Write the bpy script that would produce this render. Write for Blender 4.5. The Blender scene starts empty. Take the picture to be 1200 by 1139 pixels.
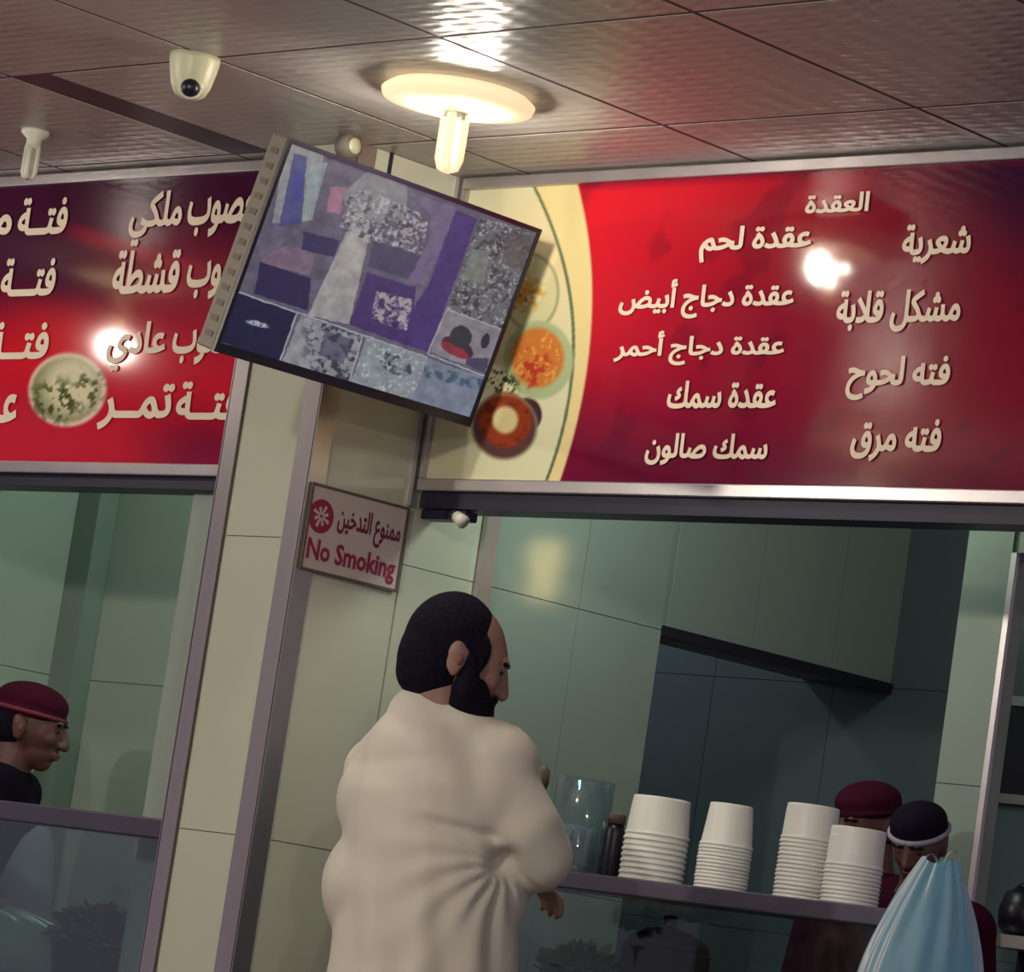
import bpy, bmesh, math, random
import numpy as np
from mathutils import Vector, Matrix
from mathutils.geometry import delaunay_2d_cdt
random.seed(7); rng = np.random.default_rng(7)
S = bpy.context.scene; COL = S.collection
def lin(r, g, b):
    return tuple(((c/255)/12.92 if c/255 <= .04045 else ((c/255+.055)/1.055)**2.4) for c in (r, g, b))
# ------------------------------------------------------------------ camera (solved from the vanishing points)
FPX = 4509.533; CX, CY = 600.0, 569.5
RM = np.array([[0.71355342, -0.01529931, 0.70043376], [0.6851853, -0.19333126, -0.70224221], [0.14615956, 0.98101425, -0.12746932]])
CAM = np.array([0.0, 0.0, 1.05])
cam = bpy.data.cameras.new('camera'); cam.lens = FPX/1200*36; cam.sensor_width = 36; cam.clip_end = 100
camo = bpy.data.objects.new('camera', cam); COL.objects.link(camo)
camo.matrix_world = Matrix.Translation(CAM.tolist()) @ Matrix(RM.tolist()).to_4x4()
S.camera = camo
w = bpy.data.worlds.new('world'); S.world = w; w.use_nodes = True
w.node_tree.nodes['Background'].inputs[0].default_value = (.40, .33, .42, 1)
w.node_tree.nodes['Background'].inputs[1].default_value = .55
S.view_settings.view_transform = 'Standard'; S.view_settings.look = 'None'
S.view_settings.exposure = 0.0; S.view_settings.gamma = 1.0; S.view_settings.use_curve_mapping = False
def point(name, loc, e, col, rad):
    l = bpy.data.lights.new(name, 'POINT'); l.energy = e; l.color = col; l.shadow_soft_size = rad
    o = bpy.data.objects.new(name, l); o.location = loc; COL.objects.link(o); return o
WARM = (1.0, .925, .79)
point('lamp_light', (-5.985, 5.665, 2.865), 28, WARM, .045)
point('lamp_light', (-8.75, 5.06, 2.72), 15, WARM, .045)
point('lamp_light', (-5.0, 3.0, 2.6), 86, WARM, .06)
point('lamp_light', (-7.8, 3.2, 2.6), 62, WARM, .06)
point('lamp_light', (-2.0, 2.5, 2.6), 68, WARM, .06)
KL = (.80, 1.0, .88)
point('kitchen_light', (-6.02, 6.66, 2.42), 9, KL, .06)
point('kitchen_light', (-7.35, 6.70, 2.62), 18, KL, .06)
point('passage_fill', (-7.7, 7.5, 2.6), 11, (.9, .97, 1.0), .06)  # unseen fill added to lift the dark doorway
point('far_light', (-4.6, 7.7, 2.7), 4, (.9, .85, 1.0), .06)

def ray(px, py): return RM @ np.array([px-CX, -(py-CY), -FPX])
def at(ax, val, px, py):
    r = ray(px, py); return CAM + (val-CAM[ax])/r[ax]*r
def proj(P):                      # N x 3 -> N x 2
    v = (np.asarray(P, float)-CAM) @ RM
    return np.stack([CX+FPX*v[:, 0]/-v[:, 2], CY-FPX*v[:, 1]/-v[:, 2]], 1)

# ------------------------------------------------------------------ materials
def mat(name, col, rough=.5, metal=0, spec=.5, noise=.0, nscale=8, bump=0, bscale=40, emit=None, es=0, coat=0, stretch=None):
    m = bpy.data.materials.new(name); m.use_nodes = True; nt = m.node_tree; b = nt.nodes['Principled BSDF']
    c = lin(*col)
    b.inputs['Base Color'].default_value = (*c, 1); b.inputs['Roughness'].default_value = rough
    b.inputs['Metallic'].default_value = metal; b.inputs['Specular IOR Level'].default_value = spec
    b.inputs['Coat Weight'].default_value = coat
    tc = nt.nodes.new('ShaderNodeTexCoord'); vec = tc.outputs['Object']
    if stretch:
        mp = nt.nodes.new('ShaderNodeMapping'); mp.inputs['Scale'].default_value = stretch
        nt.links.new(vec, mp.inputs[0]); vec = mp.outputs[0]
    if noise:
        n = nt.nodes.new('ShaderNodeTexNoise'); n.inputs['Scale'].default_value = nscale; n.inputs['Detail'].default_value = 4
        r = nt.nodes.new('ShaderNodeValToRGB')
        r.color_ramp.elements[0].position = .3; r.color_ramp.elements[1].position = .7
        r.color_ramp.elements[0].color = (*[x*(1-noise) for x in c], 1); r.color_ramp.elements[1].color = (*[min(1, x*(1+noise)) for x in c], 1)
        nt.links.new(vec, n.inputs['Vector']); nt.links.new(n.outputs['Fac'], r.inputs[0]); nt.links.new(r.outputs[0], b.inputs['Base Color'])
    if bump:
        n2 = nt.nodes.new('ShaderNodeTexNoise'); n2.inputs['Scale'].default_value = bscale
        bp = nt.nodes.new('ShaderNodeBump'); bp.inputs['Strength'].default_value = bump; bp.inputs['Distance'].default_value = .01
        nt.links.new(vec, n2.inputs['Vector']); nt.links.new(n2.outputs['Fac'], bp.inputs['Height']); nt.links.new(bp.outputs[0], b.inputs['Normal'])
    if emit:
        b.inputs['Emission Color'].default_value = (*lin(*emit), 1); b.inputs['Emission Strength'].default_value = es
    return m
def vmat(name, rough=.3, emit=0, coat=0):
    m = bpy.data.materials.new(name); m.use_nodes = True; nt = m.node_tree; b = nt.nodes['Principled BSDF']
    a = nt.nodes.new('ShaderNodeVertexColor'); a.layer_name = 'Col'
    b.inputs['Roughness'].default_value = rough; b.inputs['Specular IOR Level'].default_value = .22
    if emit:
        b.inputs['Base Color'].default_value = (.01, .01, .012, 1)
        nt.links.new(a.outputs[0], b.inputs['Emission Color']); b.inputs['Emission Strength'].default_value = emit
    else: nt.links.new(a.outputs[0], b.inputs['Base Color'])
    return m
def glassmat(name, tint, refl_rough=.02, base=.06, opac=0.0, body=(200, 220, 225)):
    m = bpy.data.materials.new(name); m.use_nodes = True; nt = m.node_tree; nt.nodes.clear()
    out = nt.nodes.new('ShaderNodeOutputMaterial'); t = nt.nodes.new('ShaderNodeBsdfTransparent'); g = nt.nodes.new('ShaderNodeBsdfGlossy')
    t.inputs[0].default_value = (*lin(*tint), 1); g.inputs['Roughness'].default_value = refl_rough
    lw = nt.nodes.new('ShaderNodeLayerWeight'); lw.inputs[0].default_value = .3
    mx = nt.nodes.new('ShaderNodeMixShader'); ma = nt.nodes.new('ShaderNodeMath'); ma.operation = 'MULTIPLY_ADD'
    ma.inputs[1].default_value = .45; ma.inputs[2].default_value = base
    nt.links.new(lw.outputs['Fresnel'], ma.inputs[0]); nt.links.new(ma.outputs[0], mx.inputs[0])
    src = t.outputs[0]
    if opac:
        d = nt.nodes.new('ShaderNodeBsdfDiffuse'); d.inputs[0].default_value = (*lin(*body), 1)
        tl = nt.nodes.new('ShaderNodeBsdfTranslucent'); tl.inputs[0].default_value = (*lin(*body), 1)
        m1 = nt.nodes.new('ShaderNodeMixShader'); m1.inputs[0].default_value = .4
        nt.links.new(d.outputs[0], m1.inputs[1]); nt.links.new(tl.outputs[0], m1.inputs[2])
        m2 = nt.nodes.new('ShaderNodeMixShader'); m2.inputs[0].default_value = opac
        nt.links.new(t.outputs[0], m2.inputs[1]); nt.links.new(m1.outputs[0], m2.inputs[2]); src = m2.outputs[0]
    nt.links.new(src, mx.inputs[1]); nt.links.new(g.outputs[0], mx.inputs[2]); nt.links.new(mx.outputs[0], out.inputs[0])
    return m
def ceilmat(name, col, amt):       # glossy pvc ceiling tile embossed with a woven rib pattern
    m = mat(name, col, .34, spec=.6, noise=.06, nscale=3); nt = m.node_tree; b = nt.nodes['Principled BSDF']
    tc = nt.nodes.new('ShaderNodeTexCoord')
    w1 = nt.nodes.new('ShaderNodeTexWave'); w1.wave_type = 'BANDS'; w1.bands_direction = 'X'; w1.inputs['Scale'].default_value = 4.2; w1.inputs['Distortion'].default_value = .6
    w2 = nt.nodes.new('ShaderNodeTexWave'); w2.wave_type = 'BANDS'; w2.bands_direction = 'Y'; w2.inputs['Scale'].default_value = 8.5; w2.inputs['Distortion'].default_value = .8
    mu = nt.nodes.new('ShaderNodeMath'); mu.operation = 'MULTIPLY'
    bp = nt.nodes.new('ShaderNodeBump'); bp.inputs['Strength'].default_value = amt; bp.inputs['Distance'].default_value = .012
    for a in (w1, w2): nt.links.new(tc.outputs['Object'], a.inputs['Vector'])
    nt.links.new(w1.outputs['Fac'], mu.inputs[0]); nt.links.new(w2.outputs['Fac'], mu.inputs[1])
    nt.links.new(mu.outputs[0], bp.inputs['Height']); nt.links.new(bp.outputs[0], b.inputs['Normal'])
    return m
M = dict(
    grout=mat('grout', (165, 160, 145), .8, noise=.1),
    tile=mat('cream_tile', (194, 195, 176), .16, spec=.6, noise=.04, nscale=2),
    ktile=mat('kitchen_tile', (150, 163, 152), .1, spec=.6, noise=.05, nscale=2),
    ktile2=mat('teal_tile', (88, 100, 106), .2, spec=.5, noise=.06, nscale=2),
    kgrout=mat('kitchen_grout', (138, 148, 140), .8, noise=.1),
    steel=mat('brushed_steel', (190, 182, 180), .27, metal=.9, noise=.05, nscale=30, stretch=(1, 1, .05)),
    alu=mat('aluminium', (185, 178, 180), .3, metal=.75, noise=.06, nscale=10),
    dark=mat('dark_metal', (32, 30, 52), .45, metal=.2, noise=.1, nscale=6),
    plastic_black=mat('black_plastic', (24, 20, 38), .35, noise=.1),
    pvc=mat('tan_plastic', (120, 112, 100), .5, noise=.05),
    white=mat('white_plastic', (222, 220, 205), .4, noise=.02),
    ivory=mat('ivory_plastic', (205, 203, 170), .4, noise=.03),
    ceil=ceilmat('ceiling_tile', (166, 160, 158), .15),
    ceilgap=mat('ceiling_grid', (88, 48, 52), .7, noise=.1),
    floor=mat('floor_tile', (120, 110, 100), .4, noise=.1),
    plaster=mat('plaster', (150, 150, 140), .7, noise=.06),
    robe=mat('white_cotton', (212, 206, 194), .8, spec=.25, noise=.03, nscale=6, bump=.12, bscale=14),
    skin=mat('skin', (150, 114, 104), .5, noise=.08, nscale=20),
    skin2=mat('skin_brown', (98, 62, 58), .5, noise=.08, nscale=20),
    hair=mat('black_hair', (17, 13, 30), .85, spec=.15, noise=.3, nscale=60, bump=.5, bscale=150),
    eye=mat('eye', (30, 20, 25), .2, noise=.05),
    lips=mat('lips', (120, 66, 66), .5, noise=.05),
    maroon=mat('maroon_cloth', (58, 14, 36), .9, spec=.08, noise=.12, nscale=20, bump=.1),
    cap_red=mat('red_cap_cloth', (66, 16, 38), .9, spec=.08, noise=.12, nscale=20, bump=.1),
    cap_band=mat('red_band', (112, 30, 50), .7, noise=.1),
    darkcloth=mat('dark_cloth', (24, 16, 34), .9, spec=.08, noise=.12, nscale=20, bump=.1),
    apron=mat('grey_apron', (150, 150, 168), .8, noise=.08, nscale=8, bump=.15),
    trouser=mat('dark_trouser', (40, 38, 50), .8, noise=.1),
    shoe=mat('leather', (45, 32, 28), .5, noise=.1),
    foam=mat('white_foam', (238, 238, 232), .42, noise=.03, nscale=12),
    ctr=mat('counter_edge', (88, 82, 100), .4, metal=.4, noise=.1, nscale=6),
    cbase=mat('counter_panel', (70, 66, 80), .5, noise=.1),
    glass=glassmat('clear_glass', (225, 236, 236), base=.015),
    acryl=glassmat('clear_acrylic', (205, 222, 226), base=.08, opac=.22),
    bag=glassmat('blue_film', (165, 215, 238), .5, .03, .55, (165, 218, 240)),
    film=glassmat('pale_green_film', (190, 215, 210), .4, .02, .75, (165, 195, 188)),
    letter=mat('cream_vinyl', (236, 218, 196), .5, noise=.03),
    magenta=mat('magenta_ink', (150, 26, 72), .5, noise=.05),
    ink=mat('maroon_ink', (112, 26, 58), .5, noise=.05),
    paper=mat('pinkish_card', (196, 182, 178), .5, noise=.03),
    frame=mat('brown_edge', (96, 82, 72), .5, noise=.05),
    herb=mat('herb_leaf', (42, 70, 60), .6, noise=.3, nscale=30),
    lettuce=mat('lettuce_leaf', (110, 150, 90), .5, noise=.3, nscale=20),
    pot=mat('dark_pot', (34, 34, 50), .3, metal=.5, noise=.1),
    paste=mat('napkin_stack', (170, 185, 198), .7, noise=.05),
    lit=mat('lit_tube', (240, 220, 180), .4, emit=(226, 200, 158), es=1.25, noise=.01),
    halo_glow=mat('lit_halo', (240, 220, 180), .4, emit=(224, 202, 162), es=1.1, noise=.01),
    reflit=mat('lit_panel', (240, 220, 180), .4, emit=(255, 225, 150), es=7, noise=.01),
)
M['darktop'] = mat('grey_board', (60, 58, 74), .4, noise=.1)
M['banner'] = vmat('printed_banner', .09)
M['screen'] = vmat('screen', .5, emit=.8)

# ------------------------------------------------------------------ mesh helpers
def tag(o, label=None, cat=None, group=None, kind=None):
    if label: o['label'] = label
    if cat: o['category'] = cat
    if group: o['group'] = group
    if kind: o['kind'] = kind
    return o
def empty(name, loc, label=None, cat=None, group=None):
    o = bpy.data.objects.new(name, None); o.location = loc; o.empty_display_size = .05; COL.objects.link(o)
    return tag(o, label, cat, group)
def wloc(o):
    v = Vector((0, 0, 0))
    while o is not None: v += o.location; o = o.parent
    return v
def link(name, me, m, parent=None, smooth=False):
    o = bpy.data.objects.new(name, me); COL.objects.link(o)
    if m is not None: me.materials.append(m)
    if smooth: me.polygons.foreach_set('use_smooth', [True]*len(me.polygons))
    if parent is not None:
        me.transform(Matrix.Translation(-wloc(parent))); o.parent = parent
    return o
def obj(name, bm, m, parent=None, smooth=False, bevel=0):
    bmesh.ops.recalc_face_normals(bm, faces=bm.faces)
    if bevel: bmesh.ops.bevel(bm, geom=list(bm.edges), offset=bevel, segments=2, affect='EDGES', profile=.5)
    me = bpy.data.meshes.new(name); bm.to_mesh(me); bm.free()
    return link(name, me, m, parent, smooth)
def box(bm, x0, x1, y0, y1, z0, z1):
    vs = [bm.verts.new((x, y, z)) for x in (x0, x1) for y in (y0, y1) for z in (z0, z1)]
    for f in ((0, 1, 3, 2), (4, 6, 7, 5), (0, 4, 5, 1), (2, 3, 7, 6), (0, 2, 6, 4), (1, 5, 7, 3)): bm.faces.new([vs[i] for i in f])
def bx(name, x0, x1, y0, y1, z0, z1, m, parent=None, bevel=0, **k):
    bm = bmesh.new(); box(bm, x0, x1, y0, y1, z0, z1); o = obj(name, bm, m, parent, bevel=bevel)
    if k: tag(o, **k)
    return o
def lathe(bm, cx, cy, prof, n=24, closed=True):
    rings = [[bm.verts.new((cx+r*math.cos(2*math.pi*i/n), cy+r*math.sin(2*math.pi*i/n), z)) for i in range(n)] for r, z in prof]
    for a, b in zip(rings[:-1], rings[1:]):
        for i in range(n): bm.faces.new((a[i], a[(i+1) % n], b[(i+1) % n], b[i]))
    if closed: bm.faces.new(rings[0]); bm.faces.new(rings[-1])
def tube(bm, pts, r, n=10, r1=None):
    pts = [Vector(p) for p in pts]; rings = []
    for i, p in enumerate(pts):
        d = (pts[min(i+1, len(pts)-1)]-pts[max(i-1, 0)]).normalized()
        a = d.orthogonal().normalized() if i == 0 else (rings_a-d*rings_a.dot(d)).normalized()
        rings_a = a; b = d.cross(a); rr = r if r1 is None else r+(r1-r)*i/(len(pts)-1)
        rings.append([bm.verts.new(p+rr*(math.cos(2*math.pi*k/n)*a+math.sin(2*math.pi*k/n)*b)) for k in range(n)])
    for a, b in zip(rings[:-1], rings[1:]):
        for k in range(n): bm.faces.new((a[k], a[(k+1) % n], b[(k+1) % n], b[k]))
    bm.faces.new(rings[0]); bm.faces.new(rings[-1])
def copy_tree(o, parent=None, loc=None):
    c = o.copy(); COL.objects.link(c)
    if parent is not None: c.parent = parent
    if loc is not None: c.location = loc
    for ch in list(o.children): copy_tree(ch, c)
    return c
# organic bodies: many overlapping ellipsoids and capsules, fused into one skin
def ell(c, r, rot=None): return ('e', Vector(c), r, rot)
def cap(a, b, ra, rb): return ('c', Vector(a), Vector(b), ra, rb)
def fused(name, prims, voxel, m, parent=None, iters=6, fn=None, f=.5):
    bm = bmesh.new()
    for p in prims:
        if p[0] == 'e':
            mt = Matrix.Translation(p[1]) @ (p[3].to_4x4() if p[3] is not None else Matrix()) @ Matrix.Diagonal((*p[2], 1))
            bmesh.ops.create_uvsphere(bm, u_segments=28, v_segments=18, radius=1, matrix=mt)
        else:
            a, b, ra, rb = p[1:]; n = max(2, int((b-a).length/(.5*min(ra, rb)))+1); d = (b-a)
            q = d.to_track_quat('Z', 'Y').to_matrix()
            prof = []; L = d.length
            for k in range(7): t = math.pi/2*k/6; prof.append((ra*math.sin(t), -ra*math.cos(t)))
            for k in range(7): t = math.pi/2*k/6; prof.append((rb*math.cos(t), L+rb*math.sin(t)))
            rings = []
            for r, z in prof:
                r = max(r, 1e-4); rings.append([bm.verts.new(a+q @ Vector((r*math.cos(2*math.pi*i/20), r*math.sin(2*math.pi*i/20), z))) for i in range(20)])
            for u, v in zip(rings[:-1], rings[1:]):
                for i in range(20): bm.faces.new((u[i], u[(i+1) % 20], v[(i+1) % 20], v[i]))
            bm.faces.new(rings[0][::-1]); bm.faces.new(rings[-1])
    me = bpy.data.meshes.new('tmp'); bm.to_mesh(me); bm.free()
    o = bpy.data.objects.new('tmp', me); COL.objects.link(o)
    r = o.modifiers.new('r', 'REMESH'); r.mode = 'VOXEL'; r.voxel_size = voxel
    s = o.modifiers.new('s', 'SMOOTH'); s.iterations = iters; s.factor = f
    dg = bpy.context.evaluated_depsgraph_get(); dg.update()
    me2 = bpy.data.meshes.new_from_object(o.evaluated_get(dg)); bpy.data.objects.remove(o); bpy.data.meshes.remove(me)
    me2.name = name
    if fn is not None:
        n = len(me2.vertices); co = np.empty(n*3); me2.vertices.foreach_get('co', co); co = co.reshape(-1, 3)
        no = np.empty(n*3); me2.vertices.foreach_get('normal', no); no = no.reshape(-1, 3)
        me2.vertices.foreach_set('co', fn(co, no).ravel()); me2.update()
    return link(name, me2, m, parent, True)

# ------------------------------------------------------------------ numpy painting for flat prints and the screen
def _vn(x, y, s, seed=0):
    g = np.random.default_rng(seed).random((64, 64)); x = x/s; y = y/s
    xi = np.floor(x).astype(int); yi = np.floor(y).astype(int); fx = x-xi; fy = y-yi
    fx = fx*fx*(3-2*fx); fy = fy*fy*(3-2*fy); G = lambda a, b: g[a % 64, b % 64]
    return (G(xi, yi)*(1-fx)+G(xi+1, yi)*fx)*(1-fy)+(G(xi, yi+1)*(1-fx)+G(xi+1, yi+1)*fx)*fy
def vnoise(x, y, s, seed=0):
    return .5+.62*((_vn(x*.8+y*.6, y*.8-x*.6, s, seed)-.5)+.6*(_vn(x*.3+y*.95, y*.3-x*.95, s*.55, seed+50)-.5)+.4*(_vn(x, y, s*.3, seed+99)-.5))
def sm(a, b, x): t = np.clip((x-a)/(b-a), 0, 1); return t*t*(3-2*t)
def mixc(c, col, k): return c*(1-k[:, None])+np.array(col, float)[None]*k[:, None]
def poly(x, y, pts):
    ins = np.zeros(x.shape, bool); n = len(pts)
    for i in range(n):
        (x0, y0), (x1, y1) = pts[i], pts[(i+1) % n]
        if y0 == y1: continue
        c = ((y0 > y) != (y1 > y)) & (x < (x1-x0)*(y-y0)/(y1-y0)+x0); ins ^= c
    return ins.astype(float)
def elli(x, y, cx, cy, a, b, rot=0, soft=.06):
    c, s = math.cos(rot), math.sin(rot); u = ((x-cx)*c+(y-cy)*s)/a; v = (-(x-cx)*s+(y-cy)*c)/b
    return 1-sm(1-soft, 1+soft, np.sqrt(u*u+v*v))
def painted(name, O, U, V, nu, nv, paint, m, parent):
    O, U, V = (np.array(a, float) for a in (O, U, V))
    uu, vv = np.meshgrid(np.linspace(0, 1, nu), np.linspace(0, 1, nv)); P = O+uu.reshape(-1, 1)*U+vv.reshape(-1, 1)*V
    i = np.arange(nu*nv).reshape(nv, nu); F = np.stack([i[:-1, :-1], i[:-1, 1:], i[1:, 1:], i[1:, :-1]], -1).reshape(-1, 4)
    me = bpy.data.meshes.new(name); me.from_pydata(P.tolist(), [], F.tolist())
    q = proj(P); c = np.clip(paint(q[:, 0], q[:, 1]), 0, 255)/255
    c = np.where(c <= .04045, c/12.92, ((c+.055)/1.055)**2.4)
    a = me.color_attributes.new('Col', 'FLOAT_COLOR', 'POINT'); a.data.foreach_set('color', np.concatenate([c, np.ones((len(c), 1))], 1).ravel())
    return link(name, me, m, parent)

# ------------------------------------------------------------------ arabic lettering (presentation forms, laid out right to left)
AR = {'ا': (0xFE8D, 2), 'أ': (0xFE83, 2), 'ب': (0xFE8F, 4), 'ة': (0xFE93, 2), 'ت': (0xFE95, 4), 'ج': (0xFE9D, 4), 'ح': (0xFEA1, 4), 'خ': (0xFEA5, 4),
      'د': (0xFEA9, 2), 'ر': (0xFEAD, 2), 'س': (0xFEB1, 4), 'ش': (0xFEB5, 4), 'ص': (0xFEB9, 4), 'ض': (0xFEBD, 4), 'ط': (0xFEC1, 4), 'ع': (0xFEC9, 4),
      'ف': (0xFED1, 4), 'ق': (0xFED5, 4), 'ك': (0xFED9, 4), 'ل': (0xFEDD, 4), 'م': (0xFEE1, 4), 'ن': (0xFEE5, 4), 'ه': (0xFEE9, 4), 'و': (0xFEED, 2), 'ي': (0xFEF1, 4)}
def shape_ar(t):
    out = []; i = 0
    def joins_next(c): return c == 'ـ' or (c in AR and AR[c][1] == 4)
    while i < len(t):
        c = t[i]
        if c == 'ـ': out.append(c); i += 1; continue
        if c not in AR: out.append(c); i += 1; continue
        prev = i > 0 and joins_next(t[i-1])
        if c == 'ل' and i+1 < len(t) and t[i+1] == 'ا':
            out.append(chr(0xFEFB+(1 if prev else 0))); i += 2; continue
        nx = i+1 < len(t) and (t[i+1] in AR or t[i+1] == 'ـ')
        b, n = AR[c]
        if n == 4: k = (3 if nx else 1) if prev else (2 if nx else 0)
        else: k = 1 if prev else 0
        out.append(chr(b+k)); i += 1
    return ''.join(out[::-1])
def glyph_faces(cu, heavy=0):
    """outline loops of the text, each outer contour filled on its own with its holes, so overlapping strokes stay solid"""
    cu.fill_mode = 'NONE' if cu.dimensions == '2D' else 'FULL'
    o = bpy.data.objects.new('t', cu); COL.objects.link(o)
    dg = bpy.context.evaluated_depsgraph_get(); dg.update()
    me = bpy.data.meshes.new_from_object(o.evaluated_get(dg)); bpy.data.objects.remove(o)
    co = np.empty(len(me.vertices)*3); me.vertices.foreach_get('co', co); co = co.reshape(-1, 3)
    nb = [[] for _ in co]
    for e in me.edges: a, b = e.vertices; nb[a].append(b); nb[b].append(a)
    loops = []; seen = set()
    for v in range(len(co)):
        if v in seen or len(nb[v]) != 2: continue
        L = [v]; seen.add(v); nxt = nb[v][0] if nb[v][0] == v+1 else nb[v][1]
        while nxt not in seen:
            L.append(nxt); seen.add(nxt); c = [q for q in nb[nxt] if q not in seen]
            if not c: break
            nxt = c[0]
        if len(L) > 2: loops.append(L)
    bpy.data.meshes.remove(me)
    big = max(loops, key=lambda L: abs(sum(co[L[k-1]][0]*co[L[k]][1]-co[L[k]][0]*co[L[k-1]][1] for k in range(len(L)))))
    SG = 1 if sum(co[big[k-1]][0]*co[big[k]][1]-co[big[k]][0]*co[big[k-1]][1] for k in range(len(big))) > 0 else -1
    for L in loops:                                   # thicken the strokes
        p = co[L][:, :2]; a = p-np.roll(p, 1, 0); b = np.roll(p, -1, 0)-p
        a /= np.linalg.norm(a, axis=1, keepdims=True)+1e-9; b /= np.linalg.norm(b, axis=1, keepdims=True)+1e-9
        t = a+b; t /= np.linalg.norm(t, axis=1, keepdims=True)+1e-9; nn = np.stack([t[:, 1], -t[:, 0]], 1)
        co[L, :2] = p+nn*heavy/np.clip((nn*np.stack([a[:, 1], -a[:, 0]], 1)).sum(1), .6, 1)[:, None]*SG
    vs = [v for L in loops for v in L]; ix = {v: k for k, v in enumerate(vs)}
    es = [(ix[L[k-1]], ix[L[k]]) for L in loops for k in range(len(L))]
    V2, _, F2, _, _, _ = delaunay_2d_cdt([Vector((float(co[v][0]), float(co[v][1]))) for v in vs], es, [], 0, 1e-6)
    C2 = np.array([[sum(V2[q].x for q in f)/len(f), sum(V2[q].y for q in f)/len(f)] for f in F2]); wn = np.zeros(len(C2))
    for L in loops:                                   # non-zero winding rule
        for k in range(len(L)):
            ax, ay = co[L[k-1]][:2]; bx_, by_ = co[L[k]][:2]
            left = (bx_-ax)*(C2[:, 1]-ay)-(by_-ay)*(C2[:, 0]-ax)
            wn += ((ay <= C2[:, 1]) & (by_ > C2[:, 1]) & (left > 0)).astype(float)-((ay > C2[:, 1]) & (by_ <= C2[:, 1]) & (left < 0))
    P2 = np.array([[v.x, v.y, 0.0] for v in V2])
    return P2, [tuple(f) for f, n_ in zip(F2, wn) if n_ != 0]
def _one(name, co, polys, lab, k, m, parent):
    ps = [p for p in polys if lab[p[0]] == k]; used = sorted({v for p in ps for v in p}); ix = {v: i for i, v in enumerate(used)}
    me = bpy.data.meshes.new(name); me.from_pydata(co[used].tolist(), [], [[ix[v] for v in p] for p in ps])
    return link(name, me, m, parent)
def lettering(name, text, pxbox, toplane, m, parent, arabic=True, bold=.022, ext=.0012):
    """text fitted to its own rectangle on the sign, one mesh per word"""
    cu = bpy.data.curves.new('t', 'FONT'); cu.body = shape_ar(text) if arabic else text; cu.resolution_u = 2
    co, polys = glyph_faces(cu, bold)
    xl, xr, yt, yb = pxbox; xm = (xl+xr)/2; ym = (yt+yb)/2; tp, place = toplane
    u0 = tp(xl, ym)[0]; u1 = tp(xr, ym)[0]; v1 = tp(xm, yt)[1]; v0 = tp(xm, yb)[1]
    use = np.unique([v for p in polys for v in p]); mn = co[use].min(0); s = (co-mn)/np.maximum(co[use].max(0)-mn, 1e-6)
    P = place(u0+s[:, 0]*(u1-u0), v0+s[:, 1]*(v1-v0), ext)
    nw = len(text.split()); x = np.sort(co[use, 0]); d = np.diff(x); lab = np.zeros(len(co), int)
    if nw > 1: lab = np.searchsorted(np.sort([(x[i]+x[i+1])/2 for i in np.argsort(d)[len(d)-(nw-1):]]), co[:, 0])
    return [_one(name, P, polys, lab, k, m, parent) for k in range(nw)]
def plane_y(Y): return (lambda px, py: (lambda P: (P[0], P[2]))(at(1, Y, px, py)), lambda u, v, h: np.stack([u, np.full_like(u, Y-h), v], 1))
def plane_x(X): return (lambda px, py: (lambda P: (P[1], P[2]))(at(0, X, px, py)), lambda u, v, h: np.stack([np.full_like(u, X+h), u, v], 1))

# ================================================================== SETTING
CH = 2.95
bx('floor', -11.5, 1.5, -1.5, 9.2, -.1, 0, M['floor'], kind='structure')
ceiling = bx('ceiling', -11.5, 1.5, -1.5, 9.2, CH+.0012, CH+.1, M['ceilgap'], kind='structure')
GX, GY, DX, DY = -4.98, 6.0, .707, .705
base = {}
def ctile(x0, x1, y0, y1):
    k = (round(x1-x0, 3), round(y1-y0, 3)); g = .007
    if k not in base:
        bm = bmesh.new(); box(bm, 0, k[0]-2*g, 0, k[1]-2*g, 0, .008)
        o = obj('ceiling_tile', bm, M['ceil']); base[k] = o.data; o.parent = ceiling; o.location = (x0+g, y0+g, CH)
    else:
        o = bpy.data.objects.new('ceiling_tile', base[k]); COL.objects.link(o); o.parent = ceiling; o.location = (x0+g, y0+g, CH)
for i in range(-7, 7):
    for j in range(-9, 1):
        x0 = GX+i*DX; y1 = GY+(j)*DY; y0 = y1-DY
        a = x0+(.13 if (i == -3 and j == 0) else 0)
        ctile(a, x0+DX, y0, y1)
    x0 = GX+i*DX
    if x0+DX > -6.6: ctile(x0, x0+DX, GY, 6.335)
    else: ctile(x0, x0+DX, GY, 6.12)
bx('slot_shadow', -7.10, -6.955, 5.29, 6.0, CH+.0006, CH+.004, M['dark'], ceiling)  # flat dark strip, painting in the shadow of an open ceiling slot
TH = .7
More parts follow.
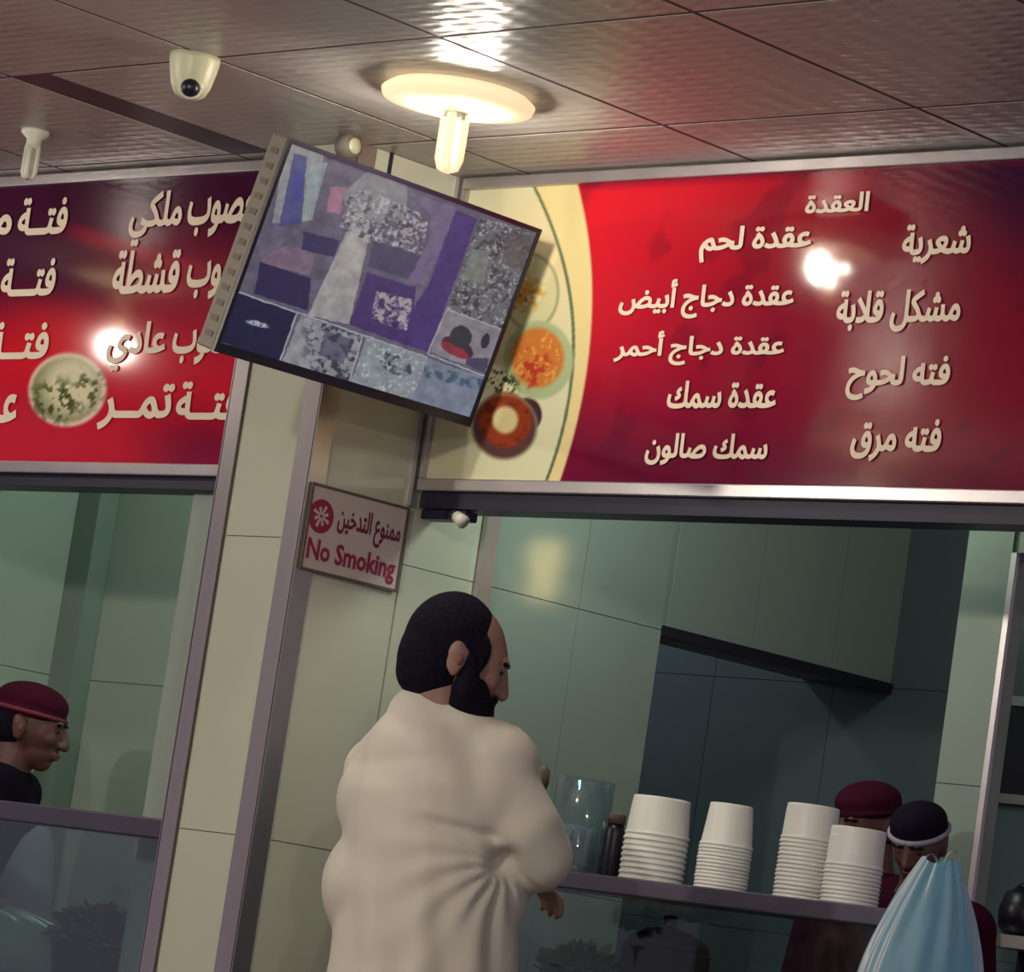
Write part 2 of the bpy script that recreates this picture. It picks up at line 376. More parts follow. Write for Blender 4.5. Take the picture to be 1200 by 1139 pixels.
def tiled(wall, name, axis, face, a0, a1, z0, z1, width, m, phase=0.0, ztop=CH, proud=.006, sgn=1, gap=.0011, zph=.6):
    """tiles set on a wall face; axis 0: face has constant X (normal +X), axis 1: face has constant Y (normal -Y)"""
    cuts = [a0]; k = math.ceil((a0-phase)/width+1e-6)
    while phase+k*width < a1-1e-3: cuts.append(phase+k*width); k += 1
    cuts.append(a1); zs = [z0]; k = math.ceil((z0-zph)/TH+1e-6)
    while zph+k*TH < z1-1e-3: zs.append(zph+k*TH); k += 1
    zs.append(z1)
    for c0, c1 in zip(cuts[:-1], cuts[1:]):
        for y0, y1 in zip(zs[:-1], zs[1:]):
            if c1-c0 < .02 or y1-y0 < .02: continue
            bm = bmesh.new()
            if axis == 0: box(bm, face, face+proud, c0+gap, c1-gap, y0+gap, y1-gap)
            else: box(bm, c0+gap, c1-gap, face-proud, face, y0+gap, y1-gap)
            obj(name, bm, m, wall)
# column between the two serving openings
XF = -6.62; YF = 5.97
wc = bx('wall_column', -6.93, XF-.006, YF+.006, 6.42, 0, CH, M['grout'], kind='structure')
tiled(wc, 'wall_tile', 1, YF+.006, -6.88, -6.675, 0, CH, .4, M['tile'], phase=-6.88)
tiled(wc, 'wall_tile', 0, XF-.006, 6.02, 6.305, 0, CH, .335, M['tile'], phase=5.975)
def corner_trim(name, x, y, dx, dy, z1=CH):
    bm = bmesh.new(); t = .003
    x0, x1 = sorted((x, x+dx)); box(bm, x0, x1, y-t, y+t, 0, z1)
    if dy: box(bm, x-t, x+t, y-t, y+dy, 0, z1)
    o = obj(name, bm, M['steel'], wc); return o
tag(corner_trim('corner_trim', XF+.003, YF-.003, -.058, .052), label='steel corner guard on the edge beside the no smoking card')
tag(corner_trim('corner_trim', -6.936, YF-.003, .05, .04), label='steel corner guard on the edge beside the left menu board')
# wall between the two kitchens, running back from the column, with a doorway
ws = bx('wall_side', -6.93, XF-.006, 6.42, 7.25, 0, CH, M['kgrout'], kind='structure')
tiled(ws, 'wall_tile', 0, XF-.006, 6.31, 6.555, 0, CH, .7, M['tile'], phase=6.31)
tiled(ws, 'wall_tile', 0, XF-.006, 6.60, 7.25, 0, CH, .335, M['ktile'], phase=6.60)
bx('trim_1', XF-.01, XF+.018, 6.555, 6.60, 0, 2.9, M['alu'], kind='structure')
wl = bx('wall_lintel', -6.93, XF-.006, 7.25, 8.2, 2.007, CH, M['kgrout'], kind='structure')
tiled(wl, 'wall_tile', 0, XF-.006, 7.25, 8.2, 2.012, CH, .335, M['ktile'], phase=6.60)
bx('lintel_shadow', XF-.03, XF+.008, 7.25, 8.2, 1.985, 2.012, M['dark'], wl)  # dark strip coloured in for the shadow under the lintel
wb = bx('wall_back', -8.6, -4.6, 8.206, 8.35, 0, CH, M['kgrout'], kind='structure')
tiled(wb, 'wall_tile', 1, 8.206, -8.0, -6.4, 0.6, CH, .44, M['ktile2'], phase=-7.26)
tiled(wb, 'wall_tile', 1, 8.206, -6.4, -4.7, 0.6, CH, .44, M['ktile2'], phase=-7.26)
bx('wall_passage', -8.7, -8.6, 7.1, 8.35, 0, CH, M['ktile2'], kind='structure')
# pillar on the right of the kitchen and the header beside it
wp = bx('wall_pillar', -5.482, -5.335, 7.006, 7.05, 0, CH, M['kgrout'], kind='structure')
tiled(wp, 'wall_tile', 1, 7.006, -5.482, -5.35, 0, CH, .4, M['ktile'], phase=-5.482, zph=.25)
bx('corner_trim', -5.349, -5.334, 6.996, 7.008, 0, 2.19, M['alu'], wp)
wh = bx('wall_header', -5.335, -3.6, 7.006, 7.05, 2.19, CH, M['kgrout'], kind='structure')
tiled(wh, 'wall_tile', 1, 7.006, -5.335, -3.6, 2.19, CH, .4, M['ktile'], phase=-5.335)
# left kitchen
wk = bx('wall_left', -8.8, -8.656, 6.15, 7.1, 0, CH, M['kgrout'], kind='structure')
tiled(wk, 'wall_tile', 0, -8.656, 6.2, 7.0, 0, CH, .35, M['ktile'], phase=7.0, zph=1.73-1.4)
wr = bx('wall_rear', -8.8, -6.93, 7.006, 7.1, 0, CH, M['kgrout'], kind='structure')
tiled(wr, 'wall_tile', 1, 7.006, -8.55, -6.93, 0, CH, .55, M['ktile'], phase=-8.55, zph=1.73-1.4)
bx('trim_2', -8.656, -8.55, 6.93, 7.0, 0, CH, mat('shaded_corner_grey', (112, 128, 118), .4, noise=.05), kind='structure')  # corner pilaster, its darker green-grey painting in the shadow of the corner
bx('trim_3', -7.17, -6.937, 6.10, 6.16, 0, 2.16, M['ktile'], kind='structure')

# ================================================================== MENU BOARDS
def banner_right(x, y):
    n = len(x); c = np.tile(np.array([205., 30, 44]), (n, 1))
    c = mixc(c, (120, 16, 44), sm(700, 1150, x+(y-250)*.75)); c = mixc(c, (52, 16, 52), sm(1020, 1230, x-(y-215)*1.1)*sm(560, 380, y)*.95)  # red-to-purple fade is part print, part lamp light painted into the colour
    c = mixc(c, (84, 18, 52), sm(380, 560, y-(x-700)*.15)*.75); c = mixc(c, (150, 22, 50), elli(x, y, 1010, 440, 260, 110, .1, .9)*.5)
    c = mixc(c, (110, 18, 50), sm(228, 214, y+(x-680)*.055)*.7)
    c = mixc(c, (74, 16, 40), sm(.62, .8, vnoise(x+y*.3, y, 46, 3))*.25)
    arc = 694-.00092*(y-345)**2*np.where(y < 345, 1.1, .86)
    k = sm(1.5, -1.5, x-arc); c = mixc(c, (226, 208, 150), k)
    arc2 = 672-.0014*(y-400)**2*np.where(y < 400, 1.0, .85)
    k = sm(1.5, -1.5, x-arc2+6*0); c = mixc(c, (216, 214, 178), k*1.0)
    c = mixc(c, (226, 206, 160), k*elli(x, y, 640, 300, 60, 80, 0, .9)*.8)
    c = mixc(c, (96, 112, 80), sm(2.6, 1.2, np.abs(x-arc2)))
    # dishes printed on the pale part
    f = vnoise(x, y, 7, 5); g = vnoise(x, y, 4, 6)
    def ring(cx, cy, a, b, col, wd=.08):
        return np.clip(elli(x, y, cx, cy, a*(1+wd), b*(1+wd))-elli(x, y, cx, cy, a*(1-wd), b*(1-wd)), 0, 1)
    c2 = mixc(c, (190, 196, 150), elli(x, y, 622, 342, 32, 44)*.5); c2 = mixc(c2, (200, 150, 60), elli(x, y, 616, 342, 22, 22, 0, .3)*sm(.3, .6, f))
    c2 = mixc(c2, (150, 80, 40), elli(x, y, 612, 350, 16, 14, 0, .3)*sm(.5, .7, g)); c2 = mixc(c2, (150, 150, 110), ring(622, 342, 32, 44, 0, .04))
    c2 = mixc(c2, (70, 40, 50), elli(x, y, 618, 486, 17, 20))
    c2 = mixc(c2, (168, 184, 140), elli(x, y, 631, 422, 41, 46)); c2 = mixc(c2, (196, 118, 56), elli(x, y, 630, 419, 31, 35, 0, .12))
    c2 = mixc(c2, (220, 160, 84), elli(x, y, 630, 419, 30, 34, 0, .15)*sm(.55, .75, g)); c2 = mixc(c2, (176, 62, 44), elli(x, y, 622, 430, 24, 24, 0, .3)*sm(.55, .7, f))
    c2 = mixc(c2, (60, 70, 40), elli(x, y, 588, 448, 20, 14, .4, .3)*sm(.45, .6, g))
    c2 = mixc(c2, (88, 58, 60), elli(x, y, 591, 500, 38, 38)); c2 = mixc(c2, (142, 60, 36), elli(x, y, 592, 492, 31, 33)); c2 = mixc(c2, (96, 38, 30), elli(x, y, 592, 492, 30, 32)*sm(.5, .8, f)*.7)
    c2 = mixc(c2, (214, 200, 150), elli(x, y, 592, 492, 15, 16, 0, .2)); c2 = mixc(c2, (150, 150, 120), ring(591, 500, 38, 38, 0, .04)*.7)
    return c2
def banner_left(x, y):
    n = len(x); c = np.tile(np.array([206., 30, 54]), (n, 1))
    top = sm(420, 285, y+(x-100)*.10); c = mixc(c, (50, 14, 48), top*.9)  # dark top and brighter areas: part print, part lamp light painted in
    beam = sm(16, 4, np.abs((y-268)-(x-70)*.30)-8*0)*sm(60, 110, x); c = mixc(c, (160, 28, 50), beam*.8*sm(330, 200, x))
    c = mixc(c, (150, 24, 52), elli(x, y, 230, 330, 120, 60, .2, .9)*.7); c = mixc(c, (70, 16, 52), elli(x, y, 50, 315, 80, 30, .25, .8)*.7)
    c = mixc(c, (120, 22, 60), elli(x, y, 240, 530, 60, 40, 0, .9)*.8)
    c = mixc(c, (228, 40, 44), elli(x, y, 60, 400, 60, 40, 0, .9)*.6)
    f = vnoise(x, y, 7, 8)
    c = mixc(c, (246, 222, 205), elli(x, y, 79, 457, 46, 43, -.2)); c = mixc(c, (150, 150, 110), elli(x, y, 78, 457, 41, 38, -.2, .08))
    c = mixc(c, (232, 226, 190), elli(x, y, 84, 452, 33, 34, 0, .4)); c = mixc(c, (80, 88, 46), elli(x, y, 66, 470, 28, 24, 0, .5)*sm(.5, .62, f))
    c = mixc(c, (96, 100, 60), elli(x, y, 106, 455, 16, 24, 0, .5)*sm(.5, .65, f))
    return c
def menu_board(x0, x1, Y, z0, z1, paint, label, nu, nv, lip):
    r = empty('menu_board', (x0, Y, z0), label, 'menu board')
    bx('panel', x0+.012, x1-.012, Y+.012, Y+.075, z0+.012, z1-.012, M['white'], r)
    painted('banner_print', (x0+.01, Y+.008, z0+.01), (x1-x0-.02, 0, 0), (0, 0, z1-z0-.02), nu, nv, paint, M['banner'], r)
    for nm, a in (('frame_rail', (x0, x1, Y-.008, Y+.08, z0, z0+.03)), ('frame_rail', (x0, x1, Y-.008, Y+.08, z1-.028, z1)),
                  ('frame_stile', (x0-.0005, x0+.014, Y-.0075, Y+.0795, z0+.03, z1-.028)), ('frame_stile', (x1-.014, x1+.0005, Y-.0075, Y+.0795, z0+.03, z1-.028))):
        bx(nm, *a, M['alu'], r, bevel=.003)
    bx('bottom_channel', x0+.002, x1-.002, Y+.01, Y+.1, z0-lip, z0-.0005, M['dark'], r, label='dark channel under the board')
    return r
YB = 6.305
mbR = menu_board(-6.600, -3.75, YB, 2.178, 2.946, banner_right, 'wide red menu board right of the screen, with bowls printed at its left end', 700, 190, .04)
YL = 6.05
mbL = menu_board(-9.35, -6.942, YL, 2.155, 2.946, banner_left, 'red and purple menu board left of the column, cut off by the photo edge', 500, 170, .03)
PR = plane_y(YB+.005); PL = plane_y(YL+.005)
for t, b in (('العقدة', (945, 1019, 226, 249)), ('شعرية', (1058, 1138, 262, 309)), ('مشكل قلابة', (981, 1126, 339, 389)), ('فته لحوح', (993, 1113, 417, 469)),
             ('فته مرق', (998, 1103, 491, 541)), ('عقدة لحم', (821, 951, 264, 306)), ('عقدة دجاج أبيض', (727, 931, 326, 373)), ('عقدة دجاج أحمر', (721, 920, 387, 428)),
             ('عقدة سمك', (783, 911, 446, 479)), ('سمك صالون', (757, 900, 508, 546))):
    lettering('lettering', t, b, PR, M['letter'], mbR, bold=.030)
for t, b in (('ملكي', (153, 213, 224, 288)), ('معصوب', (220, 314, 229, 277)), ('قشطة', (134, 211, 292, 344)), ('معصوب', (219, 316, 304, 350)), ('عادي', (126, 194, 377, 435)),
             ('معصوب', (202, 300, 385, 427)), ('تمــر', (117, 202, 450, 504)), ('فتــة', (208, 282, 447, 492)), ('فتــة', (23, 80, 231, 275)), ('مـ', (-20, 14, 252, 276)),
             ('فتـــة', (3, 66, 302, 347)), ('فتــة', (-12, 58, 377, 421)), ('عـ', (-8, 21, 462, 496))):
    lettering('lettering', t, b, PL, M['letter'], mbL, bold=.030)
# small spot fixture under the left end of the right board
r = empty('spot_light', (-6.50, 6.34, 2.138), 'small dark spot fixture with a white tip under the right menu board', 'light fitting')
bm = bmesh.new(); box(bm, -6.59, -6.44, 6.315, 6.36, 2.112, 2.136); obj('bracket', bm, M['dark'], r, bevel=.004)
bm = bmesh.new(); tube(bm, [(-6.452, 6.30, 2.118), (-6.425, 6.30, 2.104)], .014, 12, .017); obj('lens', bm, M['white'], r, True)
bm = bmesh.new(); tube(bm, [(-6.50, 6.32, 2.126), (-6.45, 6.30, 2.119)], .010, 10, .012); obj('neck', bm, M['dark'], r, True)

# no smoking card
r = empty('warning_card', (XF, 6.14, 1.93), 'pale card with magenta emblem and NO SMOKING lettering, on the tiled column side', 'sign')
P = plane_x(XF+.0105)
bm = bmesh.new(); box(bm, XF+.0068, XF+.0105, 5.978, 6.290, 1.933, 2.130); obj('card', bm, M['paper'], r)
bm = bmesh.new()
for a in ((5.974, 6.294, 2.128, 2.134), (5.974, 6.294, 1.929, 1.935), (5.974, 5.980, 1.935, 2.128), (6.288, 6.294, 1.935, 2.128)): box(bm, XF+.0068, XF+.0135, a[0], a[1], a[2], a[3])
obj('card_border', bm, M['frame'], r)
def disc(name, c, rad, h, m, parent, n=32, sx=1):
    bm = bmesh.new(); vs = [bm.verts.new((XF+h, c[0]+sx*rad*math.cos(2*math.pi*i/n), c[1]+rad*math.sin(2*math.pi*i/n))) for i in range(n)]
    ws_ = [bm.verts.new((XF+.0095, v.co.y, v.co.z)) for v in vs]; bm.faces.new(vs)
    for i in range(n): bm.faces.new((vs[i], ws_[i], ws_[(i+1) % n], vs[(i+1) % n]))
    return obj(name, bm, m, parent)
ec = P[0](376, 605); emb = disc('emblem', ec, .040, .0120, M['magenta'], r, sx=.98)
bm = bmesh.new()
for a in range(8):
    t = a*math.pi/4+.35; q = Matrix.Rotation(t, 3, 'X'); L = .028 if a % 2 else .022
    vs = [bm.verts.new(Vector((XF+.0126, ec[0], ec[1]))+q @ Vector((0, yy, zz))) for yy, zz in ((.004, -.0025), (L, -.0045), (L, .0045), (.004, .0025))]; bm.faces.new(vs)
obj('emblem_star', bm, M['paper'], emb)
lettering('lettering', 'ممنوع التدخين', (394, 470, 600, 640), P, M['ink'], r, bold=.025, ext=.0015)
lettering('lettering', 'No Smoking', (357, 464, 641, 674), P, M['magenta'], r, arabic=False, bold=.03, ext=.0015)

# ================================================================== WALL SCREEN
Z3 = lambda pts: [(230+a*.3583, 140+b*.3585) for a, b in pts]
def screen_paint(x, y):
    x, y = x+(vnoise(x, y, 5, 21)-.5)*1.8, y+(vnoise(x, y, 5, 22)-.5)*1.8
    n = len(x); z = lambda *p: poly(x, y, Z3(p)); n1 = vnoise(x, y, 6, 11); n2 = vnoise(x, y, 3.2, 12); n3 = vnoise(x, y, 12, 13)
    c = np.tile(np.array([98., 92, 112]), (n, 1)); c = c*(.85+.3*n3[:, None])
    c = mixc(c, (150, 150, 150), z((290, 70), (420, 100), (380, 330), (250, 340)))
    c = mixc(c, (60, 66, 130), z((320, 110), (362, 120), (345, 340), (270, 350))*.9); c = mixc(c, (56, 62, 150), z((322, 170), (356, 175), (342, 270), (310, 255)))
    c = mixc(c, (150, 170, 170), z((372, 150), (430, 140), (380, 320), (350, 330))*.7); c = mixc(c, (188, 120, 140), z((440, 220), (490, 220), (470, 310), (425, 300))*.8)
    c = mixc(c, (136, 138, 140), z((560, 170), (690, 210), (690, 330), (500, 340), (480, 240)))
    c = mixc(c, (172, 168, 165), z((500, 350), (570, 370), (500, 670), (365, 640))); c = mixc(c, (196, 190, 180), z((510, 340), (560, 360), (530, 520), (450, 500))*.6)
    k = z((500, 240), (560, 230), (760, 320), (740, 440), (560, 400), (470, 350)); c = mixc(c, (190, 186, 186), k*sm(0.35, 0.72, n2)); c = mixc(c, (50, 48, 66), k*sm(0.50, 0.82, n1)*.8)
    c = mixc(c, (44, 40, 84), z((350, 365), (470, 395), (450, 450), (345, 425))); c = mixc(c, (128, 104, 126), z((230, 440), (300, 410), (390, 440), (370, 510), (210, 470)))
    c = mixc(c, (36, 32, 74), z((210, 465), (375, 520), (365, 625), (190, 570))); c = mixc(c, (70, 68, 96), z((580, 395), (745, 450), (700, 525), (560, 480)))
    c = mixc(c, (128, 110, 150), z((700, 240), (855, 290), (745, 545), (690, 530), (760, 400), (770, 320))*.7)
    c = mixc(c, (70, 50, 118), z((850, 295), (920, 325), (760, 760), (640, 720), (760, 540))); c = mixc(c, (64, 44, 104), z((560, 500), (720, 550), (690, 740), (500, 670)))
    k = z((590, 560), (710, 590), (690, 690), (570, 660)); c = mixc(c, (190, 176, 180), k*sm(0.25, 0.67, n1)); c = mixc(c, (40, 30, 60), k*sm(0.52, 0.87, n2))
    # right hand column of views
    k = z((930, 320), (1130, 375), (1010, 690), (820, 620)); c = mixc(c, (108, 110, 112), k); c = mixc(c, (60, 58, 70), k*sm(0.40, 0.77, n1)); c = mixc(c, (176, 178, 176), k*sm(0.50, 0.84, n2))
    c = mixc(c, (92, 82, 84), z((1010, 370), (1110, 380), (1080, 500), (1000, 470))*.7)
    c = mixc(c, (134, 140, 130), z((900, 430), (960, 430), (940, 540), (870, 520))*.8)
    k = z((820, 620), (1010, 690), (955, 830), (765, 760)); c = mixc(c, (146, 140, 148), k); c = mixc(c, (70, 34, 48), k*elli(x, y, 230+855*.3583, 140+745*.3585, 20, 10, .5)); c = mixc(c, (150, 44, 60), k*elli(x, y, 230+845*.3583, 140+755*.3585, 18, 6, .5))
    c = mixc(c, (44, 50, 56), k*elli(x, y, 230+865*.3583, 140+710*.3585, 13, 13)); c = mixc(c, (40, 40, 56), k*elli(x, y, 230+945*.3583, 140+725*.3585, 5, 9, .3)); c = mixc(c, (70, 66, 100), z((885, 780), (960, 780), (945, 830), (880, 800)))
    # bottom row
    c = mixc(c, (22, 22, 56), z((125, 560), (330, 630), (272, 795), (60, 720))); k = elli(x, y, 230+200*.3583, 140+668*.3585, 14, 3, .25, .3); c = mixc(c, (190, 190, 200), k*sm(0.15, 0.62, n2))
    k = z((342, 640), (542, 708), (500, 862), (282, 790)); c = mixc(c, (158, 158, 162), k); c = mixc(c, (50, 52, 72), k*sm(0.40, 0.72, n1)*sm(230+300*.3583, 230+420*.3583, x)); c = mixc(c, (60, 60, 84), z((420, 690), (520, 720), (480, 800), (400, 770))*.6)
    k = z((556, 712), (757, 780), (700, 925), (505, 862)); c = mixc(c, (146, 156, 160), k); c = mixc(c, (56, 74, 90), k*elli(x, y, 230+650*.3583, 140+800*.3585, 22, 11, .5)*sm(0.25, 0.62, n1)); c = mixc(c, (200, 205, 205), k*sm(0.56, 0.86, n2))
    k = z((757, 780), (945, 845), (900, 985), (700, 925)); c = mixc(c, (128, 138, 156), k); c = mixc(c, (64, 92, 110), k*sm(0.30, 0.62, n1)*z((745, 800), (940, 850), (925, 885), (745, 840)))
    for a, b in (((125, 560), (757, 778)), ((757, 765), (945, 840)), ((330, 630), (272, 795)), ((545, 705), (500, 860)), ((820, 620), (1010, 690)), ((757, 765), (820, 620)), ((855, 290), (820, 620))):
        (x0, y0), (x1, y1) = Z3([a, b]); L = math.hypot(x1-x0, y1-y0); d = np.abs((x-x0)*(y1-y0)-(y-y0)*(x1-x0))/L; tt = ((x-x0)*(x1-x0)+(y-y0)*(y1-y0))/L/L
        if a == (855, 290): continue
        c = mixc(c, (176, 178, 186), sm(1.4, .6, d)*((tt > 0) & (tt < 1)))
    c = c*(.86+.28*vnoise(x, y, 9, 31))[:, None]
    mc_ = np.array([96., 94, 112]); return (mc_+(c-mc_)*.84)*.97
def tvfit():
    obs = np.array([(337, 160), (636, 270), (548, 499), (251, 412)], float)
    def cor(p):
        b, z, h, t, yw, rl = p; a = -6.17; w_ = h*16/9
        e1 = np.array([math.sin(yw), math.cos(yw), 0]); nn = np.array([math.cos(yw), -math.sin(yw), 0]); dn = -math.sin(t)*nn+np.array([0, 0, -math.cos(t)])
        e1, dn = math.cos(rl)*e1+math.sin(rl)*dn, math.cos(rl)*dn-math.sin(rl)*e1
        P = np.array([a, b, z]); return np.array([P, P+w_*e1, P+w_*e1+h*dn, P+h*dn]), e1, dn
    p = np.array([5.4, 2.8, .5, .3, -.08, 0.])
    for _ in range(60):
        r0 = (proj(cor(p)[0])-obs).ravel(); J = np.array([((proj(cor(p+1e-6*np.eye(6)[k])[0])-obs).ravel()-r0)/1e-6 for k in range(6)]).T
        p = p-np.linalg.solve(J.T@J+1e-6*np.eye(6), J.T@r0)
    return cor(p)
TC, e1, dn = tvfit(); nrm = np.cross(dn, e1); nrm /= np.linalg.norm(nrm)
TL, TR, BR, BL = TC; W_ = np.linalg.norm(TR-TL); H_ = np.linalg.norm(BL-TL)
print('TV', TC.round(3).tolist(), nrm.round(3))
if nrm[0] < 0: nrm = -nrm
def tvp(u, v, d): return Vector((TL+e1*u+dn*v+nrm*d).tolist())
def tvbox(name, u0, u1, v0, v1, d0, d1, m, parent, bevel=0, bm=None):
    own = bm is None; bm = bm or bmesh.new()
    vs = [bm.verts.new(tvp(u, v, d)) for u in (u0, u1) for v in (v0, v1) for d in (d0, d1)]
    for f in ((0, 1, 3, 2), (4, 6, 7, 5), (0, 4, 5, 1), (2, 3, 7, 6), (0, 2, 6, 4), (1, 5, 7, 3)): bm.faces.new([vs[i] for i in f])
    return obj(name, bm, m, parent, bevel=bevel) if own else bm
tv = empty('television', tvp(W_/2, H_/2, -.1), 'tilted flat television showing a grid of camera views, hung by the column', 'television')
hs = tvbox('housing', 0.0005, W_-.0005, 0.0005, H_-.0005, -.055, -.004, M['pvc'], tv, bevel=.004)
bm = bmesh.new(); t = .011
tvbox('', 0, W_, 0, t, -.004, .004, None, None, bm=bm); tvbox('', 0, W_, H_-.022, H_, -.004, .004, None, None, bm=bm)
tvbox('', 0, t, t, H_-.022, -.004, .004, None, None, bm=bm); tvbox('', W_-t, W_, t, H_-.022, -.004, .004, None, None, bm=bm)
obj('bezel', bm, M['plastic_black'], tv)
painted('display', tvp(t, H_-.022, 0), e1*(W_-2*t), -dn*(H_-.022-t), 600, 340, screen_paint, M['screen'], tv)
for k in range(13):
    v = .03+k*(H_-.07)/12; tvbox('vent_slot', -.0015, .0005, v, v+.013, -.04, -.018, M['frame'], hs)
tvbox('rear_cover', .12, W_-.12, .1, H_-.06, -.085, -.055, M['plastic_black'], tv, bevel=.01)
br = empty('wall_bracket', (XF, 5.95, 2.62), 'steel arm bracket between the wall and the back of the television', 'bracket')
cen = tvp(W_/2, H_*.42, -.086); cy = min(cen.y, 6.12)
bx('wall_plate', XF+.001, XF+.012, cy-.09, cy+.09, 2.50, 2.72, M['dark'], br, bevel=.002)
bm = bmesh.new(); tube(bm, [(XF+.012, cy, 2.61), (XF+.15, cy-.05, 2.61), tuple(cen-Vector(nrm.tolist())*.014)], .018, 12); obj('arm', bm, M['dark'], br, True)
bm = bmesh.new(); pts = [tvp(W_/2+a, H_*.42+b, c) for a in (-.08, .08) for b in (-.08, .08) for c in (-.094, -.086)]
vs = [bm.verts.new(p) for p in pts]
for f in ((0, 1, 3, 2), (4, 6, 7, 5), (0, 4, 5, 1), (2, 3, 7, 6), (0, 2, 6, 4), (1, 5, 7, 3)): bm.faces.new([vs[i] for i in f])
obj('mount_plate', bm, M['dark'], br)
# pipes on the tiles above the television
rc = at(0, XF, 403, 172)
r = empty('junction_box', (XF, float(rc[1]), float(rc[2])-.03), 'round grey junction box on the tiles above the television', 'junction box')
bm = bmesh.new(); cyj, czj = float(rc[1]), float(rc[2])
tube(bm, [(XF+.001, cyj, czj), (XF+.035, cyj, czj)], .032, 20, .028); obj('box_body', bm, M['pvc'], r, True)
bm = bmesh.new(); tube(bm, [(XF+.035, cyj, czj), (XF+.04, cyj, czj)], .02, 20, .018); obj('cover', bm, M['ivory'], r, True)
bx('trim_4', XF-.004, XF+.004, 6.066, 6.076, 2.55, CH, M['dark'], kind='structure')
bx('trim_5', XF-.004, XF+.012, 6.294, 6.3035, 2.14, CH, M['alu'], kind='structure')

# ================================================================== CEILING FITTINGS
def cfl(loc, s, lit, label, halo):
    x, y, z = loc; r = empty('ceiling_lamp', loc, label, 'lamp')
    bm = bmesh.new(); lathe(bm, x, y, [(.045*s, z), (.045*s, z-.012*s), (.024*s, z-.03*s), (.024*s, z-.06*s)]); obj('lamp_holder', bm, M['white'], r, True)
    if halo:
        bm = bmesh.new(); lathe(bm, x, y, [(.02*s, z-.004), (.155, z-.006), (.17, z-.018), (.166, z-.03), (.09, z-.046), (.03*s, z-.052)], 40); obj('lamp_halo', bm, M['halo_glow'], r, True)  # glowing disc added to stand in for the glare around the lamp
    for k in range(4):
        a = k*math.pi/2+.5; dx, dy = .019*s*math.cos(a), .019*s*math.sin(a); ex, ey = .019*s*math.cos(a+math.pi/2), .019*s*math.sin(a+math.pi/2)
        bm = bmesh.new(); pts = [(x+dx, y+dy, z-.05*s)]+[(x+dx, y+dy, z-.135*s), (x+dx*.7+ex*.1, y+dy*.7+ey*.1, z-.15*s)]+[(x+dx*.15, y+dy*.15, z-.153*s)]
        tube(bm, pts, .0095*s, 10); obj('lamp_tube', bm, M['lit'] if lit else M['white'], r, True)
    return r
cfl((-5.975, 5.65, CH), 1.15, True, 'glowing compact lamp with added round shade on the ceiling above the television', True)
cfl((-8.75, 5.06, CH), 1.05, True, 'glowing compact lamp with added round shade left of the photo edge', True)
c = at(2, CH, 42, 153); cfl((float(c[0]), float(c[1]), CH), .78, False, 'small unlit white compact lamp under the ceiling at far left', False)
for n_, p in enumerate(((-5.0, 3.0, CH), (-7.8, 3.2, CH), (-2.0, 2.5, CH))):
    cfl(p, 1.1, True, ['glowing ceiling lamp above the dining area, out of frame, middle', 'glowing ceiling lamp above the dining area, out of frame, left', 'glowing ceiling lamp above the dining area, out of frame, near the viewer'][n_], True)
# dome camera
c = at(2, CH, 229, 66); x, y = float(c[0]), float(c[1])
r = empty('security_camera', (x, y, CH), 'white dome security camera with dark round lens on the ceiling', 'camera')
bm = bmesh.new(); lathe(bm, x, y, [(.056, CH), (.056, CH-.012), (.052, CH-.035), (.044, CH-.068), (.034, CH-.088), (.018, CH-.097), (.002, CH-.099)], 32); obj('housing', bm, M['ivory'], r, True)
tocam = Vector((-x, -y, 1.05-CH)).normalized(); d = Vector((tocam.x, tocam.y, -.35)).normalized()
q = d.to_track_quat('Z', 'Y').to_matrix(); bm = bmesh.new()
bmesh.ops.create_uvsphere(bm, u_segments=24, v_segments=16, radius=.021, matrix=Matrix.Translation(Vector((x, y, CH-.066))+d*.035) @ q.to_4x4()); obj('lens', bm, M['plastic_black'], r, True)
bm = bmesh.new(); cc = Vector((x, y, CH-.066))+d*.034; pts = [cc+q @ Vector((.023*math.cos(a), .023*math.sin(a), 0)) for a in [k*2*math.pi/24 for k in range(25)]]
tube(bm, pts, .004, 8); obj('lens_ring', bm, M['white'], r, True)

# lit panel added out of frame to put a glint on the kitchen tiles
r = empty('glint_panel', (-5.3, 8.19, 2.2), 'small lit panel added on the kitchen back wall for its reflection, right of the frame', 'lamp')
bx('panel_body', -5.37, -5.23, 8.16, 8.2, 2.17, 2.39, M['white'], r)
bx('diffuser', -5.345, -5.255, 8.12, 8.16, 2.29, 2.36, M['reflit'], r); bx('diffuser', -5.33, -5.27, 8.12, 8.16, 2.19, 2.275, M['reflit'], r)

# ================================================================== COUNTERS
def X6(px, py, Y=6.42): return float(at(1, Y, px, py)[0])
r = empty('display_counter', (-5.8, 6.45, 0), 'glass fronted serving counter with dark steel top, right of the column', 'counter')
bx('counter_top', -6.58, -5.0, 6.31, 6.54, 1.283, 1.322, M['ctr'], r, bevel=.004)
bx('counter_base', -6.58, -5.0, 6.32, 6.53, 0, .98, M['cbase'], r)
bx('glass_front', -6.56, -5.02, 6.325, 6.331, .98, 1.283, M['glass'], r)
for x in (-6.57, -5.03): bx('counter_post', x, x+.02, 6.322, 6.345, .98, 1.283, M['ctr'], r)
for x in (-6.57, -5.03): bx('counter_post', x, x+.02, 6.515, 6.535, .98, 1.283, M['ctr'], r)
r = empty('side_counter', (-4.5, 6.3, 0), 'low dark counter right of the glass counter, under the blue bag', 'counter')
bx('counter_base', -4.99, -3.8, 5.98, 6.62, 0, .90, M['cbase'], r); bx('counter_top', -4.99, -3.78, 5.95, 6.64, .90, .94, M['ctr'], r, bevel=.004)
